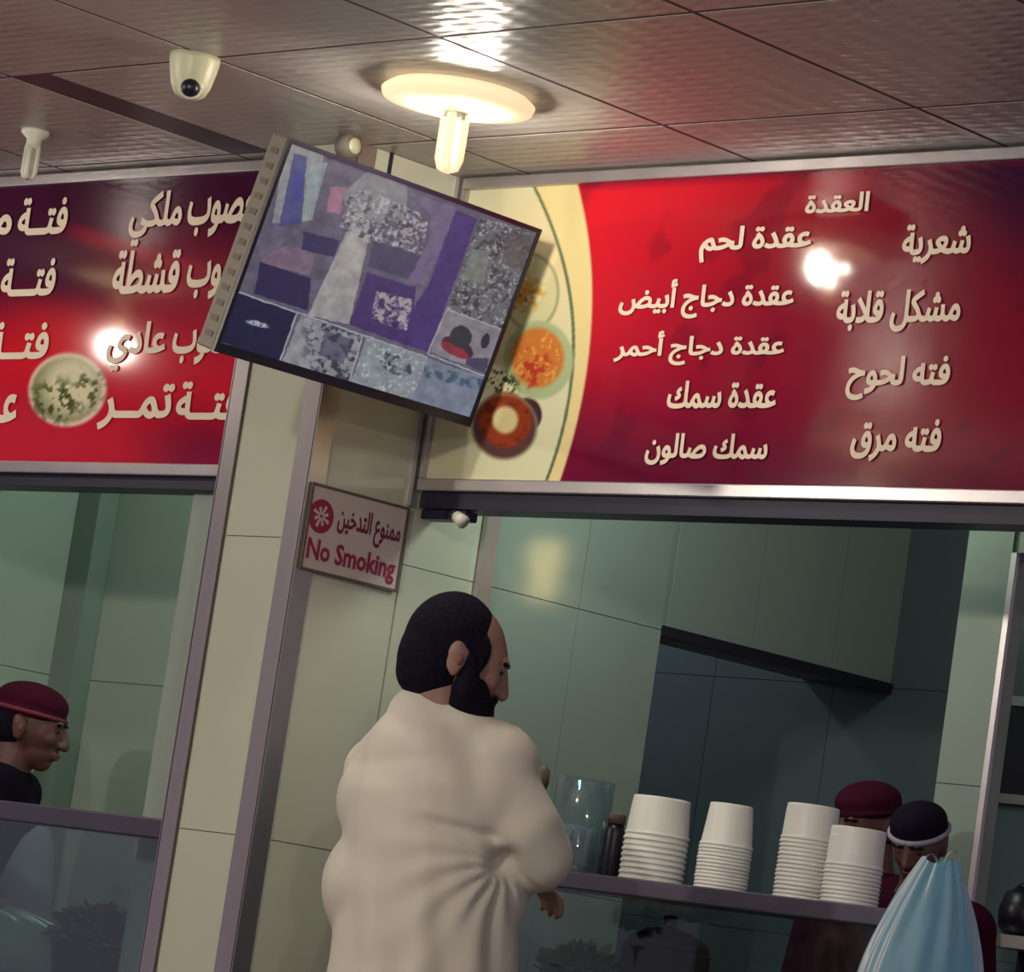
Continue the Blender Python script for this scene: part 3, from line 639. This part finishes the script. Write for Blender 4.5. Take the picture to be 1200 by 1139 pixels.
r = empty('display_counter', (-8.0, 6.2, 0), 'glass fronted serving counter with dark steel top, left of the column', 'counter')
bx('counter_top', -8.62, -6.945, 5.98, 6.095, 1.27, 1.317, M['ctr'], r, bevel=.004)
bx('counter_base', -8.62, -7.2, 6.003, 6.31, 0, .88, M['cbase'], r)
bx('glass_front', -8.62, -6.96, 5.995, 6.001, .88, 1.27, M['glass'], r)
bx('counter_post', -6.975, -6.95, 6.01, 6.09, 0, 1.27, M['ctr'], r)

# stacks of upside-down foam bowls
def bowl_mesh(rb, rt, h):
    bm = bmesh.new(); t = .0025
    prof = [(rt*.82, h-.003), (rt*.9, h), (rt*.985, h-.001), (rt, h-.006), (rb-.0035, .010), (rb-.003, .007), (rb-.001, .006), (rb, .003), (rb-.001, 0), (rb-.006, 0), (rb-.008, .006), (rt-t*1.5, h-.008)]
    n = 28; rings = [[bm.verts.new((a*math.cos(2*math.pi*i/n), a*math.sin(2*math.pi*i/n), z)) for i in range(n)] for a, z in prof]
    for a, b in zip(rings[:-1], rings[1:]):
        for i in range(n): bm.faces.new((a[i], a[(i+1) % n], b[(i+1) % n], b[i]))
    bm.faces.new(rings[0]); bm.faces.new(rings[-1])
    o = obj('foam_bowl', bm, M['foam'], None, True); return o
stacks = [(762, 1034, .074, .065, .088, 9, .0128, 'wide stack at left', 6.43), (843, 1047, .060, .048, .095, 13, .0080, 'slim ridged stack second from left', 6.43),
          (938, 1057, .063, .057, .078, 15, .0092, 'tallest stack, third from left', 6.44), (993, 1071, .063, .059, .084, 10, .0088, 'short stack at the right end', 6.385)]
for px, py, rb, rt, h, n, pitch, nm, Y in stacks:
    X = float(at(1, Y, px, py)[0]); b0 = bowl_mesh(rb, rt, h)
    for k in range(n):
        o = b0 if k == 0 else b0.copy()
        if k: COL.objects.link(o)
        o.location = (X+random.uniform(-.0008, .0008), Y+random.uniform(-.0008, .0008), 1.3225+k*pitch)
        ordn = ['topmost', 'second from the top', 'third from the top', 'fourth from the top', 'fifth from the top', 'sixth from the top', 'seventh from the top', 'eighth from the top', 'ninth from the top',
                'tenth from the top', 'eleventh from the top', 'twelfth from the top', 'thirteenth from the top', 'fourteenth from the top', 'fifteenth from the top']
        lab = 'upside-down white foam bowl, '+('lowest' if k == 0 else ordn[n-1-k])+', in the '+nm
        tag(o, lab, 'bowl', 'foam bowls in the '+nm)
# acrylic jar, bottle, small bottle
r = empty('storage_jar', (-6.055, 6.45, 1.3225), 'clear acrylic jar of pale napkins beside the robed man\'s elbow', 'jar')
bm = bmesh.new(); lathe(bm, -6.055, 6.45, [(.066, 1.3225), (.068, 1.33), (.068, 1.54), (.064, 1.54), (.064, 1.33)], 32, False); obj('jar_wall', bm, M['acryl'], r, True)
bm = bmesh.new(); lathe(bm, -6.055, 6.45, [(.058, 1.3235), (.06, 1.33), (.059, 1.428), (.03, 1.432)], 24); obj('napkin_stack', bm, M['paste'], r, True)
r = empty('bottle', (-5.94, 6.45, 1.3225), 'slim dark bottle with brown cap between the jar and the bowls', 'bottle')
bm = bmesh.new(); lathe(bm, -5.943, 6.45, [(.020, 1.3225), (.022, 1.33), (.022, 1.43), (.018, 1.445)], 20); obj('bottle_body', bm, M['plastic_black'], r, True)
bm = bmesh.new(); lathe(bm, -5.943, 6.45, [(.021, 1.4455), (.021, 1.466), (.018, 1.469)], 20); obj('bottle_cap', bm, M['frame'], r, True)
r = empty('pepper_grinder', (-6.2, 6.45, 1.3225), 'dark grinder half hidden behind the robed man\'s shoulder', 'grinder')
bm = bmesh.new(); lathe(bm, -6.2, 6.45, [(.026, 1.3225), (.027, 1.36), (.017, 1.43), (.021, 1.50), (.015, 1.505)], 20); obj('grinder_body', bm, M['plastic_black'], r, True)
bm = bmesh.new(); lathe(bm, -6.2, 6.45, [(.016, 1.5055), (.022, 1.525), (.020, 1.553), (.008, 1.566)], 20); obj('grinder_head', bm, M['frame'], r, True)
# food inside the right glass case
r = empty('cooking_pot', (-5.72, 6.43, .981), 'dark round pot inside the right glass counter', 'pot')
bm = bmesh.new(); lathe(bm, -5.72, 6.43, [(.085, .981), (.095, .99), (.10, 1.17), (.104, 1.175), (.098, 1.178), (.092, 1.17), (.088, 1.0)], 32); obj('pot_body', bm, M['pot'], r, True)
bm = bmesh.new(); lathe(bm, -5.72, 6.43, [(.098, 1.1785), (.09, 1.2), (.05, 1.222), (.014, 1.228), (.014, 1.24), (.018, 1.252), (.006, 1.256)], 32); obj('pot_lid', bm, M['pot'], r, True)
def leafball(name, c, rad, n, m, label, cat, sq=.7, leaf=.5):
    r = empty(name, (c[0], c[1], c[2]), label, cat); rr = random.Random(len(label)); bm = bmesh.new()
    for k in range(n):
        th = rr.uniform(0, 6.28); ph = rr.uniform(0, 1.45); d = Vector((math.cos(th)*math.cos(ph), math.sin(th)*math.cos(ph), math.sin(ph)*sq))
        p = Vector(c)+d*rad*rr.uniform(.35, 1); a = d.orthogonal().normalized(); a.rotate(Matrix.Rotation(rr.uniform(0, 6.28), 3, d)); b = d.cross(a).normalized(); L = rad*leaf*rr.uniform(.6, 1.2)
        pts = [p, p+a*L*.4+d*L*.3, p+a*L*.25+d*L*.9, p+d*L*1.15, p-a*L*.25+d*L*.9, p-a*L*.4+d*L*.3]; cen_ = p+d*L*.5+b*L*.12
        cv = bm.verts.new(cen_); vs = [bm.verts.new(q) for q in pts]
        for i in range(6): bm.faces.new((cv, vs[i], vs[(i+1) % 6]))
    me = bpy.data.meshes.new('leaves'); bm.to_mesh(me); bm.free(); o = link('leaves', me, m, r); o['kind'] = 'stuff'
    bm = bmesh.new(); lathe(bm, c[0], c[1], [(rad*.5, c[2]), (rad*.65, c[2]+rad*.2), (rad*.4, c[2]+rad*.55), (rad*.1, c[2]+rad*.62)], 16); obj('core', bm, m, r, True)
    return r
tr = empty('food_tray', (-5.98, 6.44, .981), 'steel food tray inside the right glass counter under the greens', 'tray')
bm = bmesh.new(); lathe(bm, -5.98, 6.44, [(.08, .981), (.095, .995), (.095, 1.09), (.09, 1.09), (.085, 1.07), (.02, 1.07)], 24, False); obj('tray_wall', bm, M['pot'], tr, True)
leafball('lettuce', (-5.98, 6.44, 1.092), .085, 160, M['lettuce'], 'bunch of green leaves inside the right glass counter', 'vegetable')
bx('food_tub', -5.52, -5.40, 6.40, 6.52, .981, 1.055, M['foam'], bevel=.006, label='white tub at the bottom of the right glass counter', cat='tub')
# greens and plastic bundle of the left counter
leafball('herb_bunch', (-7.42, 6.24, 1.005), .12, 420, M['herb'], 'dark green herb bunch behind the left counter glass', 'vegetable', leaf=.28)
tr = empty('herb_crate', (-7.44, 6.23, .881), 'dark crate under the herb bunch on the left counter', 'crate')
bx('crate_body', -7.54, -7.34, 6.17, 6.29, .881, 1.0, M['pot'], tr, bevel=.005)

# ---- plastic bags (blown film shells with creases)
def bag(name, cen0, W, D, H, m, label, handles, seed):
    x0, y0, z0 = cen0; r = empty(name, cen0, label, 'plastic bag'); rr = np.random.default_rng(seed)
    nz, na = 44, 90; V = []
    ph = rr.random(8)*6.28
    fdir = np.array([.7211, .6928]); bdir = np.array([.6928, -.7211])
    for j in range(nz+1):
        t = j/nz
        wv = W*(.62+.38*math.sin(min(1, t/.28)*math.pi/2))*(1 if t < .40 else 1-.70*((t-.40)/.60)**1.7); wv = max(wv, .012)
        if not handles: wv = W*max(.02, 1-t**2.2)**.5*(.6+.4*min(1, t/.15))
        dv = D*(wv/W)
        for i in range(na):
            a = 2*math.pi*i/na; cr = sum(math.sin((3+2*k)*a+ph[k]+2.5*t*math.sin(ph[k])) for k in range(6))/6
            cr2 = 1+.11*cr*(.4+t)+.03*math.sin(17*a+9*t+ph[0])*t
            u = wv*math.cos(a)*cr2+(.1*W*(t-.5) if handles else 0); v = dv*math.sin(a)*cr2
            V.append((x0+u*fdir[0]+v*bdir[0], y0+u*fdir[1]+v*bdir[1], z0+.0015+H*t+.006*math.sin(3*a+ph[1])*t))
    F = [(j*na+i, j*na+(i+1) % na, (j+1)*na+(i+1) % na, (j+1)*na+i) for j in range(nz) for i in range(na)]
    F.append(tuple(range(na))[::-1])
    me = bpy.data.meshes.new('bag_film'); me.from_pydata(V, [], F); link('bag_film', me, m, r, True)
    if handles:
        top = Vector((x0+.05*W*fdir[0], y0+.05*W*fdir[1], z0+H))
        for s, dz in ((-1, .055), (1, .07)):
            F3 = Vector((fdir[0], fdir[1], 0)); B3 = Vector((bdir[0], bdir[1], 0)); bm = bmesh.new(); pr = None
            for k in range(19):
                a = math.pi*k/18; p = top+F3*(.020*s+.018*math.cos(a))+Vector((0, 0, -.03+dz*.8*math.sin(a)))+B3*.01*s
                hw = .014+.008*abs(math.cos(a)); q = [bm.verts.new(p+B3*hw), bm.verts.new(p-B3*hw)]
                if pr: bm.faces.new((pr[0], pr[1], q[1], q[0]))
                pr = q
            obj('bag_handle', bm, m, r, True)
    return r
bag('carrier_bag', (-4.745, 6.10, .941), .125, .085, .475, M['bag'], 'translucent pale blue plastic carrier bag with gathered handles at the right end', True, 5)
r = empty('food_box', (-4.745, 6.10, .945), 'white takeaway box inside the blue carrier bag', 'box')
bx('box_body', -4.785, -4.705, 6.07, 6.13, .945, 1.04, M['foam'], r, bevel=.006); bx('box_lid', -4.79, -4.70, 6.065, 6.135, 1.041, 1.052, M['foam'], r, bevel=.004)
bag('plastic_bundle', (-7.66, 6.075, .881), .27, .05, .175, M['film'], 'heaped pale green plastic film behind the left counter glass', False, 9)

# right hand side beyond the pillar
r = empty('framed_board', (-6.0, 8.19, 1.71), 'dark board in a grey frame on the far wall right of the pillar', 'notice board')
bx('board', -6.24, -5.62, 8.175, 8.195, 1.735, 1.975, M['plastic_black'], r)
for a in ((-6.262, -5.60, 1.712, 1.737), (-6.262, -5.60, 1.972, 1.997), (-6.262, -6.238, 1.737, 1.972), (-5.622, -5.60, 1.737, 1.972)):
    bx('frame_rail', a[0], a[1], 8.165, 8.197, a[2], a[3], M['alu'], r)
r = empty('shelf_unit', (-5.45, 7.45, 0), 'grey metal shelf stand beyond the pillar at the right edge', 'shelf')
bx('shelf_board', -5.62, -5.2, 7.38, 7.6, 1.31, 1.34, M['alu'], r); bx('shelf_back', -5.62, -5.2, 7.58, 7.6, .2, 1.31, M['darktop'], r)
for x in (-5.62, -5.22): bx('shelf_leg', x, x+.02, 7.38, 7.40, 0, 1.31, M['alu'], r)
r = empty('kettle', (-5.54, 7.46, 1.3405), 'dark rounded kettle on the grey shelf stand at the right edge', 'kettle')
bm = bmesh.new(); lathe(bm, -5.53, 7.47, [(.045, 1.3405), (.062, 1.36), (.066, 1.40), (.055, 1.44), (.03, 1.457)], 24); obj('kettle_body', bm, M['plastic_black'], r, True)
bm = bmesh.new(); lathe(bm, -5.53, 7.47, [(.03, 1.4575), (.024, 1.466), (.008, 1.47), (.008, 1.48)], 16); obj('lid', bm, M['plastic_black'], r, True)
bm = bmesh.new(); tube(bm, [(-5.47, 7.47, 1.41), (-5.44, 7.47, 1.42), (-5.43, 7.47, 1.45)], .01, 10, .007); obj('spout', bm, M['plastic_black'], r, True)

# ================================================================== PEOPLE
def yawdir(a): return Vector((math.cos(a), math.sin(a), 0))
def head_parts(root, c, yaw, pitch, skin, body_prims, beard, hairkind, s=1.0, tilt=0, body_voxel=.008, lookname='body'):
    """c = centre of skull; local frame F forward, R to the person's right, U up"""
    F0 = yawdir(yaw); U0 = Vector((0, 0, 1)); R0 = F0.cross(U0)
    q = Matrix.Rotation(-pitch, 3, R0) ; q2 = Matrix.Rotation(tilt, 3, F0)
    F = (q2 @ q @ F0)*1; U = q2 @ q @ U0; R = F.cross(U)
    if F.z > F0.z and pitch > 0: q = Matrix.Rotation(pitch, 3, R0); F = q2 @ q @ F0; U = q2 @ q @ U0; R = F.cross(U)
    rot = Matrix((F, R, U)).transposed(); c = Vector(c)
    L = lambda f, r_, u: c+s*(F*f+R*r_+U*u)
    E = lambda f, r_, u, a, b, d: ell(L(f, r_, u), (a*s, b*s, d*s), rot)
    pr = [E(-.008, 0, .012, .096, .075, .10), E(.03, 0, .0, .066, .066, .085), E(.035, 0, -.055, .052, .05, .055), E(.055, 0, -.088, .028, .028, .024),
          cap(L(.092, 0, .01), L(.107, 0, -.032), .009*s, .014*s), E(.098, .012, -.034, .010, .009, .008), E(.098, -.012, -.034, .010, .009, .008),
          cap(L(.083, -.03, .022), L(.083, .03, .022), .012*s, .012*s), E(.062, .036, -.02, .024, .02, .024), E(.062, -.036, -.02, .024, .02, .024),
          E(.088, 0, -.058, .012, .022, .007), E(.087, 0, -.068, .012, .02, .007)]
    for sd in (1, -1):
        pr += [E(-.012, sd*.078, -.012, .019, .008, .033), E(-.008, sd*.077, -.034, .011, .007, .014), E(-.02, sd*.083, .002, .015, .006, .022)]
    # neck
    pr += [cap(L(-.022, 0, -.05), Vector(body_prims[0]), .056*s, .062*s)]
    o = fused('body', pr+body_prims[1], .0055, skin, root, iters=3)
    for sd in (1, -1):
        fused('eye', [E(.081, sd*.031, .002, .009, .012, .006)], .0022, M['eye'], root, iters=1)
        fused('eyebrow', [cap(L(.093, sd*.014, .022), L(.084, sd*.046, .020), .0062*s, .0048*s)], .0022, M['hair'], root, iters=1)
    fused('lips', [E(.0955, 0, -.059, .006, .02, .0045), E(.094, 0, -.067, .006, .018, .0045)], .0022, M['lips'], root, iters=1)
    for sd in (1, -1): fused('ear_shadow', [E(-.006, sd*.085, -.012, .006, .0035, .012)], .0018, M['lips'], root, iters=1)  # darker blob painting in the shadow inside the ear
    if hairkind == 'full':
        hp = [E(-.028, 0, .022, .093, .083, .102), E(-.040, 0, -.01, .080, .077, .10), E(-.060, 0, -.05, .050, .058, .055)]
        for sd in (1, -1): hp += [E(.026, sd*.064, .012, .024, .011, .042), cap(L(.034, sd*.070, 0), L(.022, sd*.068, -.05), .012*s, .012*s)]
        fused('hair', hp, .005, M['hair'], root, iters=9)
    elif hairkind == 'side':
        hp = [E(-.034, 0, -.002, .082, .080, .078)]
        fused('hair', hp, .005, M['hair'], root, iters=2)
    if beard:
        bp = [E(.046, 0, -.086, .064, .064, .050), E(.070, 0, -.105, .042, .042, .042)]
        for sd in (1, -1): bp += [cap(L(.016, sd*.070, .0), L(.030, sd*.068, -.06), .015*s, .028*s), cap(L(.030, sd*.064, -.06), L(.075, sd*.025, -.095), .030*s, .03*s), cap(L(.052, sd*.052, -.045), L(.08, sd*.036, -.07), .02*s, .018*s), cap(L(.099, sd*.003, -.048), L(.086, sd*.034, -.062), .0075*s, .010*s)]
        fused('beard', bp, .0045, M['hair'], root, iters=8)
    return L, E, (F, R, U)
def hand_prims(w_, f, side, up, s=1.0):
    """wrist w_, f along fingers, side towards thumb, up = back of the hand"""
    w_, f, side, up = Vector(w_), Vector(f).normalized(), Vector(side).normalized(), Vector(up).normalized(); P = []
    P.append(cap(w_, w_+f*.03*s, .024*s, .026*s))
    for k, (o_, L) in enumerate(((.030, .070), (.010, .078), (-.011, .072), (-.030, .058))):
        k0 = w_+f*.088*s+side*o_*s; P.append(cap(w_+f*.02*s+side*o_*.5*s, k0, .016*s, .0115*s))
        k1 = k0+(f*.85-up*.35).normalized()*L*.5*s; k2 = k1+(f*.45-up*.8).normalized()*L*.32*s; k3 = k2+(f*.05-up).normalized()*L*.25*s
        P += [cap(k0, k1, .0095*s, .0085*s), cap(k1, k2, .0085*s, .008*s), cap(k2, k3, .008*s, .007*s)]
    t0 = w_+f*.022*s+side*.02*s; t1 = t0+(side*.8+f*.6).normalized()*.042*s; t2 = t1+(f*.95+side*.1-up*.3).normalized()*.034*s
    P += [cap(t0, t1, .013*s, .0105*s), cap(t1, t2, .0105*s, .0085*s)]
    return P

# --- the man in the white robe
mc = Vector((-5.80, 5.72, 0)); man = empty('person', mc, 'bearded man in a long white robe leaning at the counter, seen from behind', 'person')
fr = Vector((.7211, .6928, 0)); bk = Vector((.6928, -.7211, 0))      # image right, towards the viewer
def mp(px, py, d=0.0):                # point at the man's depth, d metres nearer the viewer
    r_ = Vector(ray(px, py).tolist()); c_ = Vector(CAM.tolist()); t_ = ((mc+Vector((0, 0, 1.4))-c_).dot(bk)+d)/r_.dot(bk); return c_+r_*t_
hc = mp(538, 771, 0.0)
sh_r = mp(592, 905, .03); el_r = mp(632, 1000, .02); wr_r = el_r+Vector((-.20, .14, -.05))
sh_l = mp(445, 905, -.10); el_l = el_r+Vector((-.44, 0, 0)); wr_l = el_l+Vector((.14, .22, -.05))
nb = mp(515, 852, -.01)
hipx = Vector((.10, 0, 0)); pel = Vector((mc.x, mc.y, .95))
bodyp = [cap(nb, mp(508, 950), .07, .11), cap(mp(508, 950), pel, .11, .12), cap(sh_l, sh_r, .06, .06),
         cap(pel+hipx, pel+hipx-Vector((0, 0, .45)), .10, .065), cap(pel-hipx, pel-hipx-Vector((0, 0, .45)), .10, .065),
         cap(pel+hipx-Vector((0, 0, .45)), Vector((mc.x+.1, mc.y-.02, .09)), .062, .042), cap(pel-hipx-Vector((0, 0, .45)), Vector((mc.x-.1, mc.y-.02, .09)), .062, .042),
         cap(Vector((mc.x+.1, mc.y-.03, .045)), Vector((mc.x+.11, mc.y+.14, .035)), .042, .032), cap(Vector((mc.x-.1, mc.y-.03, .045)), Vector((mc.x-.11, mc.y+.14, .035)), .042, .032),
         cap(sh_r, el_r, .05, .042), cap(el_r, wr_r, .04, .026), cap(sh_l, el_l, .05, .042), cap(el_l, wr_l, .04, .026)]
bodyp += hand_prims(wr_r, (-.75, .6, -.2), (-1, -.2, 0), (0, .1, 1)) + hand_prims(wr_l, (.3, .9, -.1), (1, -.2, 0), (0, .1, 1))
head_parts(man, hc, math.atan2(.80, .60), .26, M['skin'], (nb, bodyp), True, 'full', 1.08)
def D(px, py, ra, d=0.0): return (mp(px, py, d), ra)
chain = [(505, 862, .085), (500, 900, .145), (503, 950, .178), (504, 1010, .19), (500, 1075, .195), (496, 1139, .20)]
rp = []
for (x0, y0, r0), (x1, y1, r1) in zip(chain[:-1], chain[1:]): rp.append(cap(mp(x0, y0, -.02), mp(x1, y1, -.02), r0, r1))
lowc = mp(496, 1139, -.02); rp += [cap(lowc, Vector((mc.x, mc.y, .55)), .20, .21), cap(Vector((mc.x, mc.y, .55)), Vector((mc.x, mc.y, .30)), .21, .20)]
rp += [cap(mp(470, 900, -.05), mp(576, 900, 0), .105, .105), cap(mp(462, 940, -.05), mp(565, 935, .0), .125, .125), cap(mp(462, 1040, -.04), mp(545, 1040, -.04), .155, .14),
       cap(mp(496, 846, .0), mp(536, 868, .0), .078, .088), cap(mp(530, 868, 0), mp(574, 900, 0), .085, .098), cap(mp(490, 838, .0), mp(500, 850, 0), .066, .07),
       cap(mp(572, 905, .015), mp(610, 975, .02), .090, .090), cap(mp(610, 975, .02), mp(628, 1003, .0), .092, .080), cap(mp(627, 1000, .0), wr_r-Vector((-.01, .035, -.01)), .074, .045),
       cap(sh_l, el_l, .08, .06), cap(el_l, wr_l-Vector((.02, .03, 0)), .058, .042)]
pit = mp(592, 1008, .16)
def folds(co, no):
    u = (co-np.array(pit)) @ np.array(fr); v = co[:, 2]-pit.z; dep = (co-np.array(pit)) @ np.array(bk)
    rr = np.hypot(u, v)+1e-6; th = np.arctan2(v, u)
    front = np.clip((no @ np.array(bk))*1.6, 0, 1)
    # creases fanning out of the elbow pit, down and to the left
    low = sm(-.25, -.8, th)*sm(-3.14, -2.9, th)+sm(2.5, 2.9, th)*.8+(th < -2.9)*.8
    a = .0085*np.sin(th*17+1.2*np.sin(rr*18))*np.exp(-rr/.16)*sm(.015, .07, rr)*np.clip(low, 0, 1)*front
    # long vertical falls lower down
    b = .006*np.sin(u*62+3.5*np.sin(v*5)+1)*sm(-.02, -.16, v)*front
    c_ = .0035*np.sin(u*23+v*31)*sm(-.3, .1, v)*front
    # waist pull: a crease running left from the pit
    d_ = -.014*np.exp(-((v-.045-.22*(-u)*.35)/.010)**2)*sm(.0, -.04, u)*sm(-.22, -.12, u)*front
    e_ = -.028*np.exp(-(rr/.026)**2)
    hem = 0
    return co+no*(a+b+c_+d_+e_)[:, None]
robe = fused('robe', rp, .0085, M['robe'], man, iters=10, fn=folds)
# --- kitchen workers
def worker(name_label, hx, hy, hz, yaw, pitch, skin, shirt, capkind, apron, s=.95, tilt=0, fwd=.19):
    g = empty('person', (hx, hy, 0), name_label, 'person'); F = yawdir(yaw); R = F.cross(Vector((0, 0, 1)))
    hc_ = Vector((hx, hy, hz-.115)); nb_ = hc_-F*.045*1+Vector((0, 0, -.135)); base_ = Vector((nb_.x, nb_.y, 0))
    sr, sl = nb_+R*.165*s+Vector((0, 0, -.045)), nb_-R*.165*s+Vector((0, 0, -.045)); pz = .88
    er, elb = sr+R*.05-F*.0+Vector((0, 0, -.27)), sl-R*.05+Vector((0, 0, -.27)); wr, wl = er+F*fwd+Vector((0, 0, -.10-.6*(.19-fwd))), elb+F*fwd+Vector((0, 0, -.10-.6*(.19-fwd)))
    pel_ = Vector((base_.x, base_.y, pz)); bp = [cap(nb_, nb_-Vector((0, 0, .15)), .06, .12), cap(nb_-Vector((0, 0, .15)), pel_, .12, .12), cap(sl, sr, .05, .05)]
    for sd, s0, e0, w0 in ((1, sr, er, wr), (-1, sl, elb, wl)):
        bp += [cap(s0, e0, .046, .038), cap(e0, w0, .037, .025)]+hand_prims(w0, F+Vector((0, 0, -.1)), -R*sd, Vector((0, 0, 1)), .95)
        h0 = pel_+R*.09*sd; bp += [cap(h0, h0-Vector((0, 0, .42)), .09, .06), cap(h0-Vector((0, 0, .42)), h0-Vector((0, 0, pz-.09)), .058, .04), cap(h0-Vector((0, 0, pz-.045)), h0+F*.15-Vector((0, 0, pz-.035)), .042, .032)]
    L, E, fr3 = head_parts(g, hc_, yaw, pitch, skin, (nb_, bp), False, 'side', s, tilt)
    sp = [cap(nb_-Vector((0, 0, .035)), nb_-Vector((0, 0, .17)), .078, .14), cap(nb_-Vector((0, 0, .17)), pel_, .14, .135), cap(sl, sr, .07, .07), cap(sr, er, .066, .062), cap(sl, elb, .066, .062)]
    fused('shirt', sp, .010, shirt, g, iters=5)
    tp = []
    for sd in (1, -1): h0 = pel_+R*.09*sd; tp += [cap(h0, h0-Vector((0, 0, .42)), .112, .08), cap(h0-Vector((0, 0, .42)), h0-Vector((0, 0, pz-.12)), .078, .065)]
    fused('trousers', tp, .012, M['trouser'], g, iters=4)
    for sd in (1, -1):
        h0 = pel_+R*.09*sd; fused('shoe', [cap(h0-Vector((0, 0, pz-.05))-F*.02, h0+F*.17-Vector((0, 0, pz-.042)), .049, .040)], .008, M['shoe'], g, iters=2)
    if apron:
        fused('apron', [cap(nb_+F*.045-Vector((0, 0, .20)), nb_+F*.05-Vector((0, 0, .30)), .118, .128), cap(nb_+F*.05-Vector((0, 0, .30)), pel_+F*.05-Vector((0, 0, .15)), .128, .14)], .010, M['apron'], g, iters=4)
    cm, bandm = capkind
    crown = [E(-.012, 0, .062, .102, .086, .056), E(-.014, 0, .036, .106, .088, .034)]
    cp_ = fused('cap', crown, .005, cm, g, iters=3)
    bm = bmesh.new(); pts = [L(-.014+.104*math.cos(a), .086*math.sin(a), .034) for a in [k*2*math.pi/36 for k in range(37)]]
    tube(bm, pts, .0065, 8); obj('cap_band', bm, bandm, g, True)
    return g, L, E
hx, hy = float(at(1, 6.55, 36, 850)[0]), 6.55
worker('dark haired kitchen worker in red banded cap and grey apron behind left counter', hx, hy, 1.665, math.atan2(.62, .78), .12, M['skin2'], M['darkcloth'], (M['cap_red'], M['cap_band']), True, 1.0)
worker('kitchen worker in plain maroon cap bending behind the bowl stacks', -5.83, 7.20, 1.670, math.atan2(-.95, -.1), .25, M['skin2'], M['maroon'], (M['cap_red'], M['maroon']), False, .86, 0, .06)
worker('kitchen worker in dark cap with pale stripe, beside the blue bag', -5.352, 6.80, 1.612, math.atan2(-.92, .3), .5, M['skin2'], M['maroon'], (M['darkcloth'], M['apron']), False, .74, 0, .05)

ntri = sum(len(o.data.polygons) for o in bpy.data.objects if o.type == 'MESH'); print('POLYS', ntri, 'OBJ', len(bpy.data.objects))
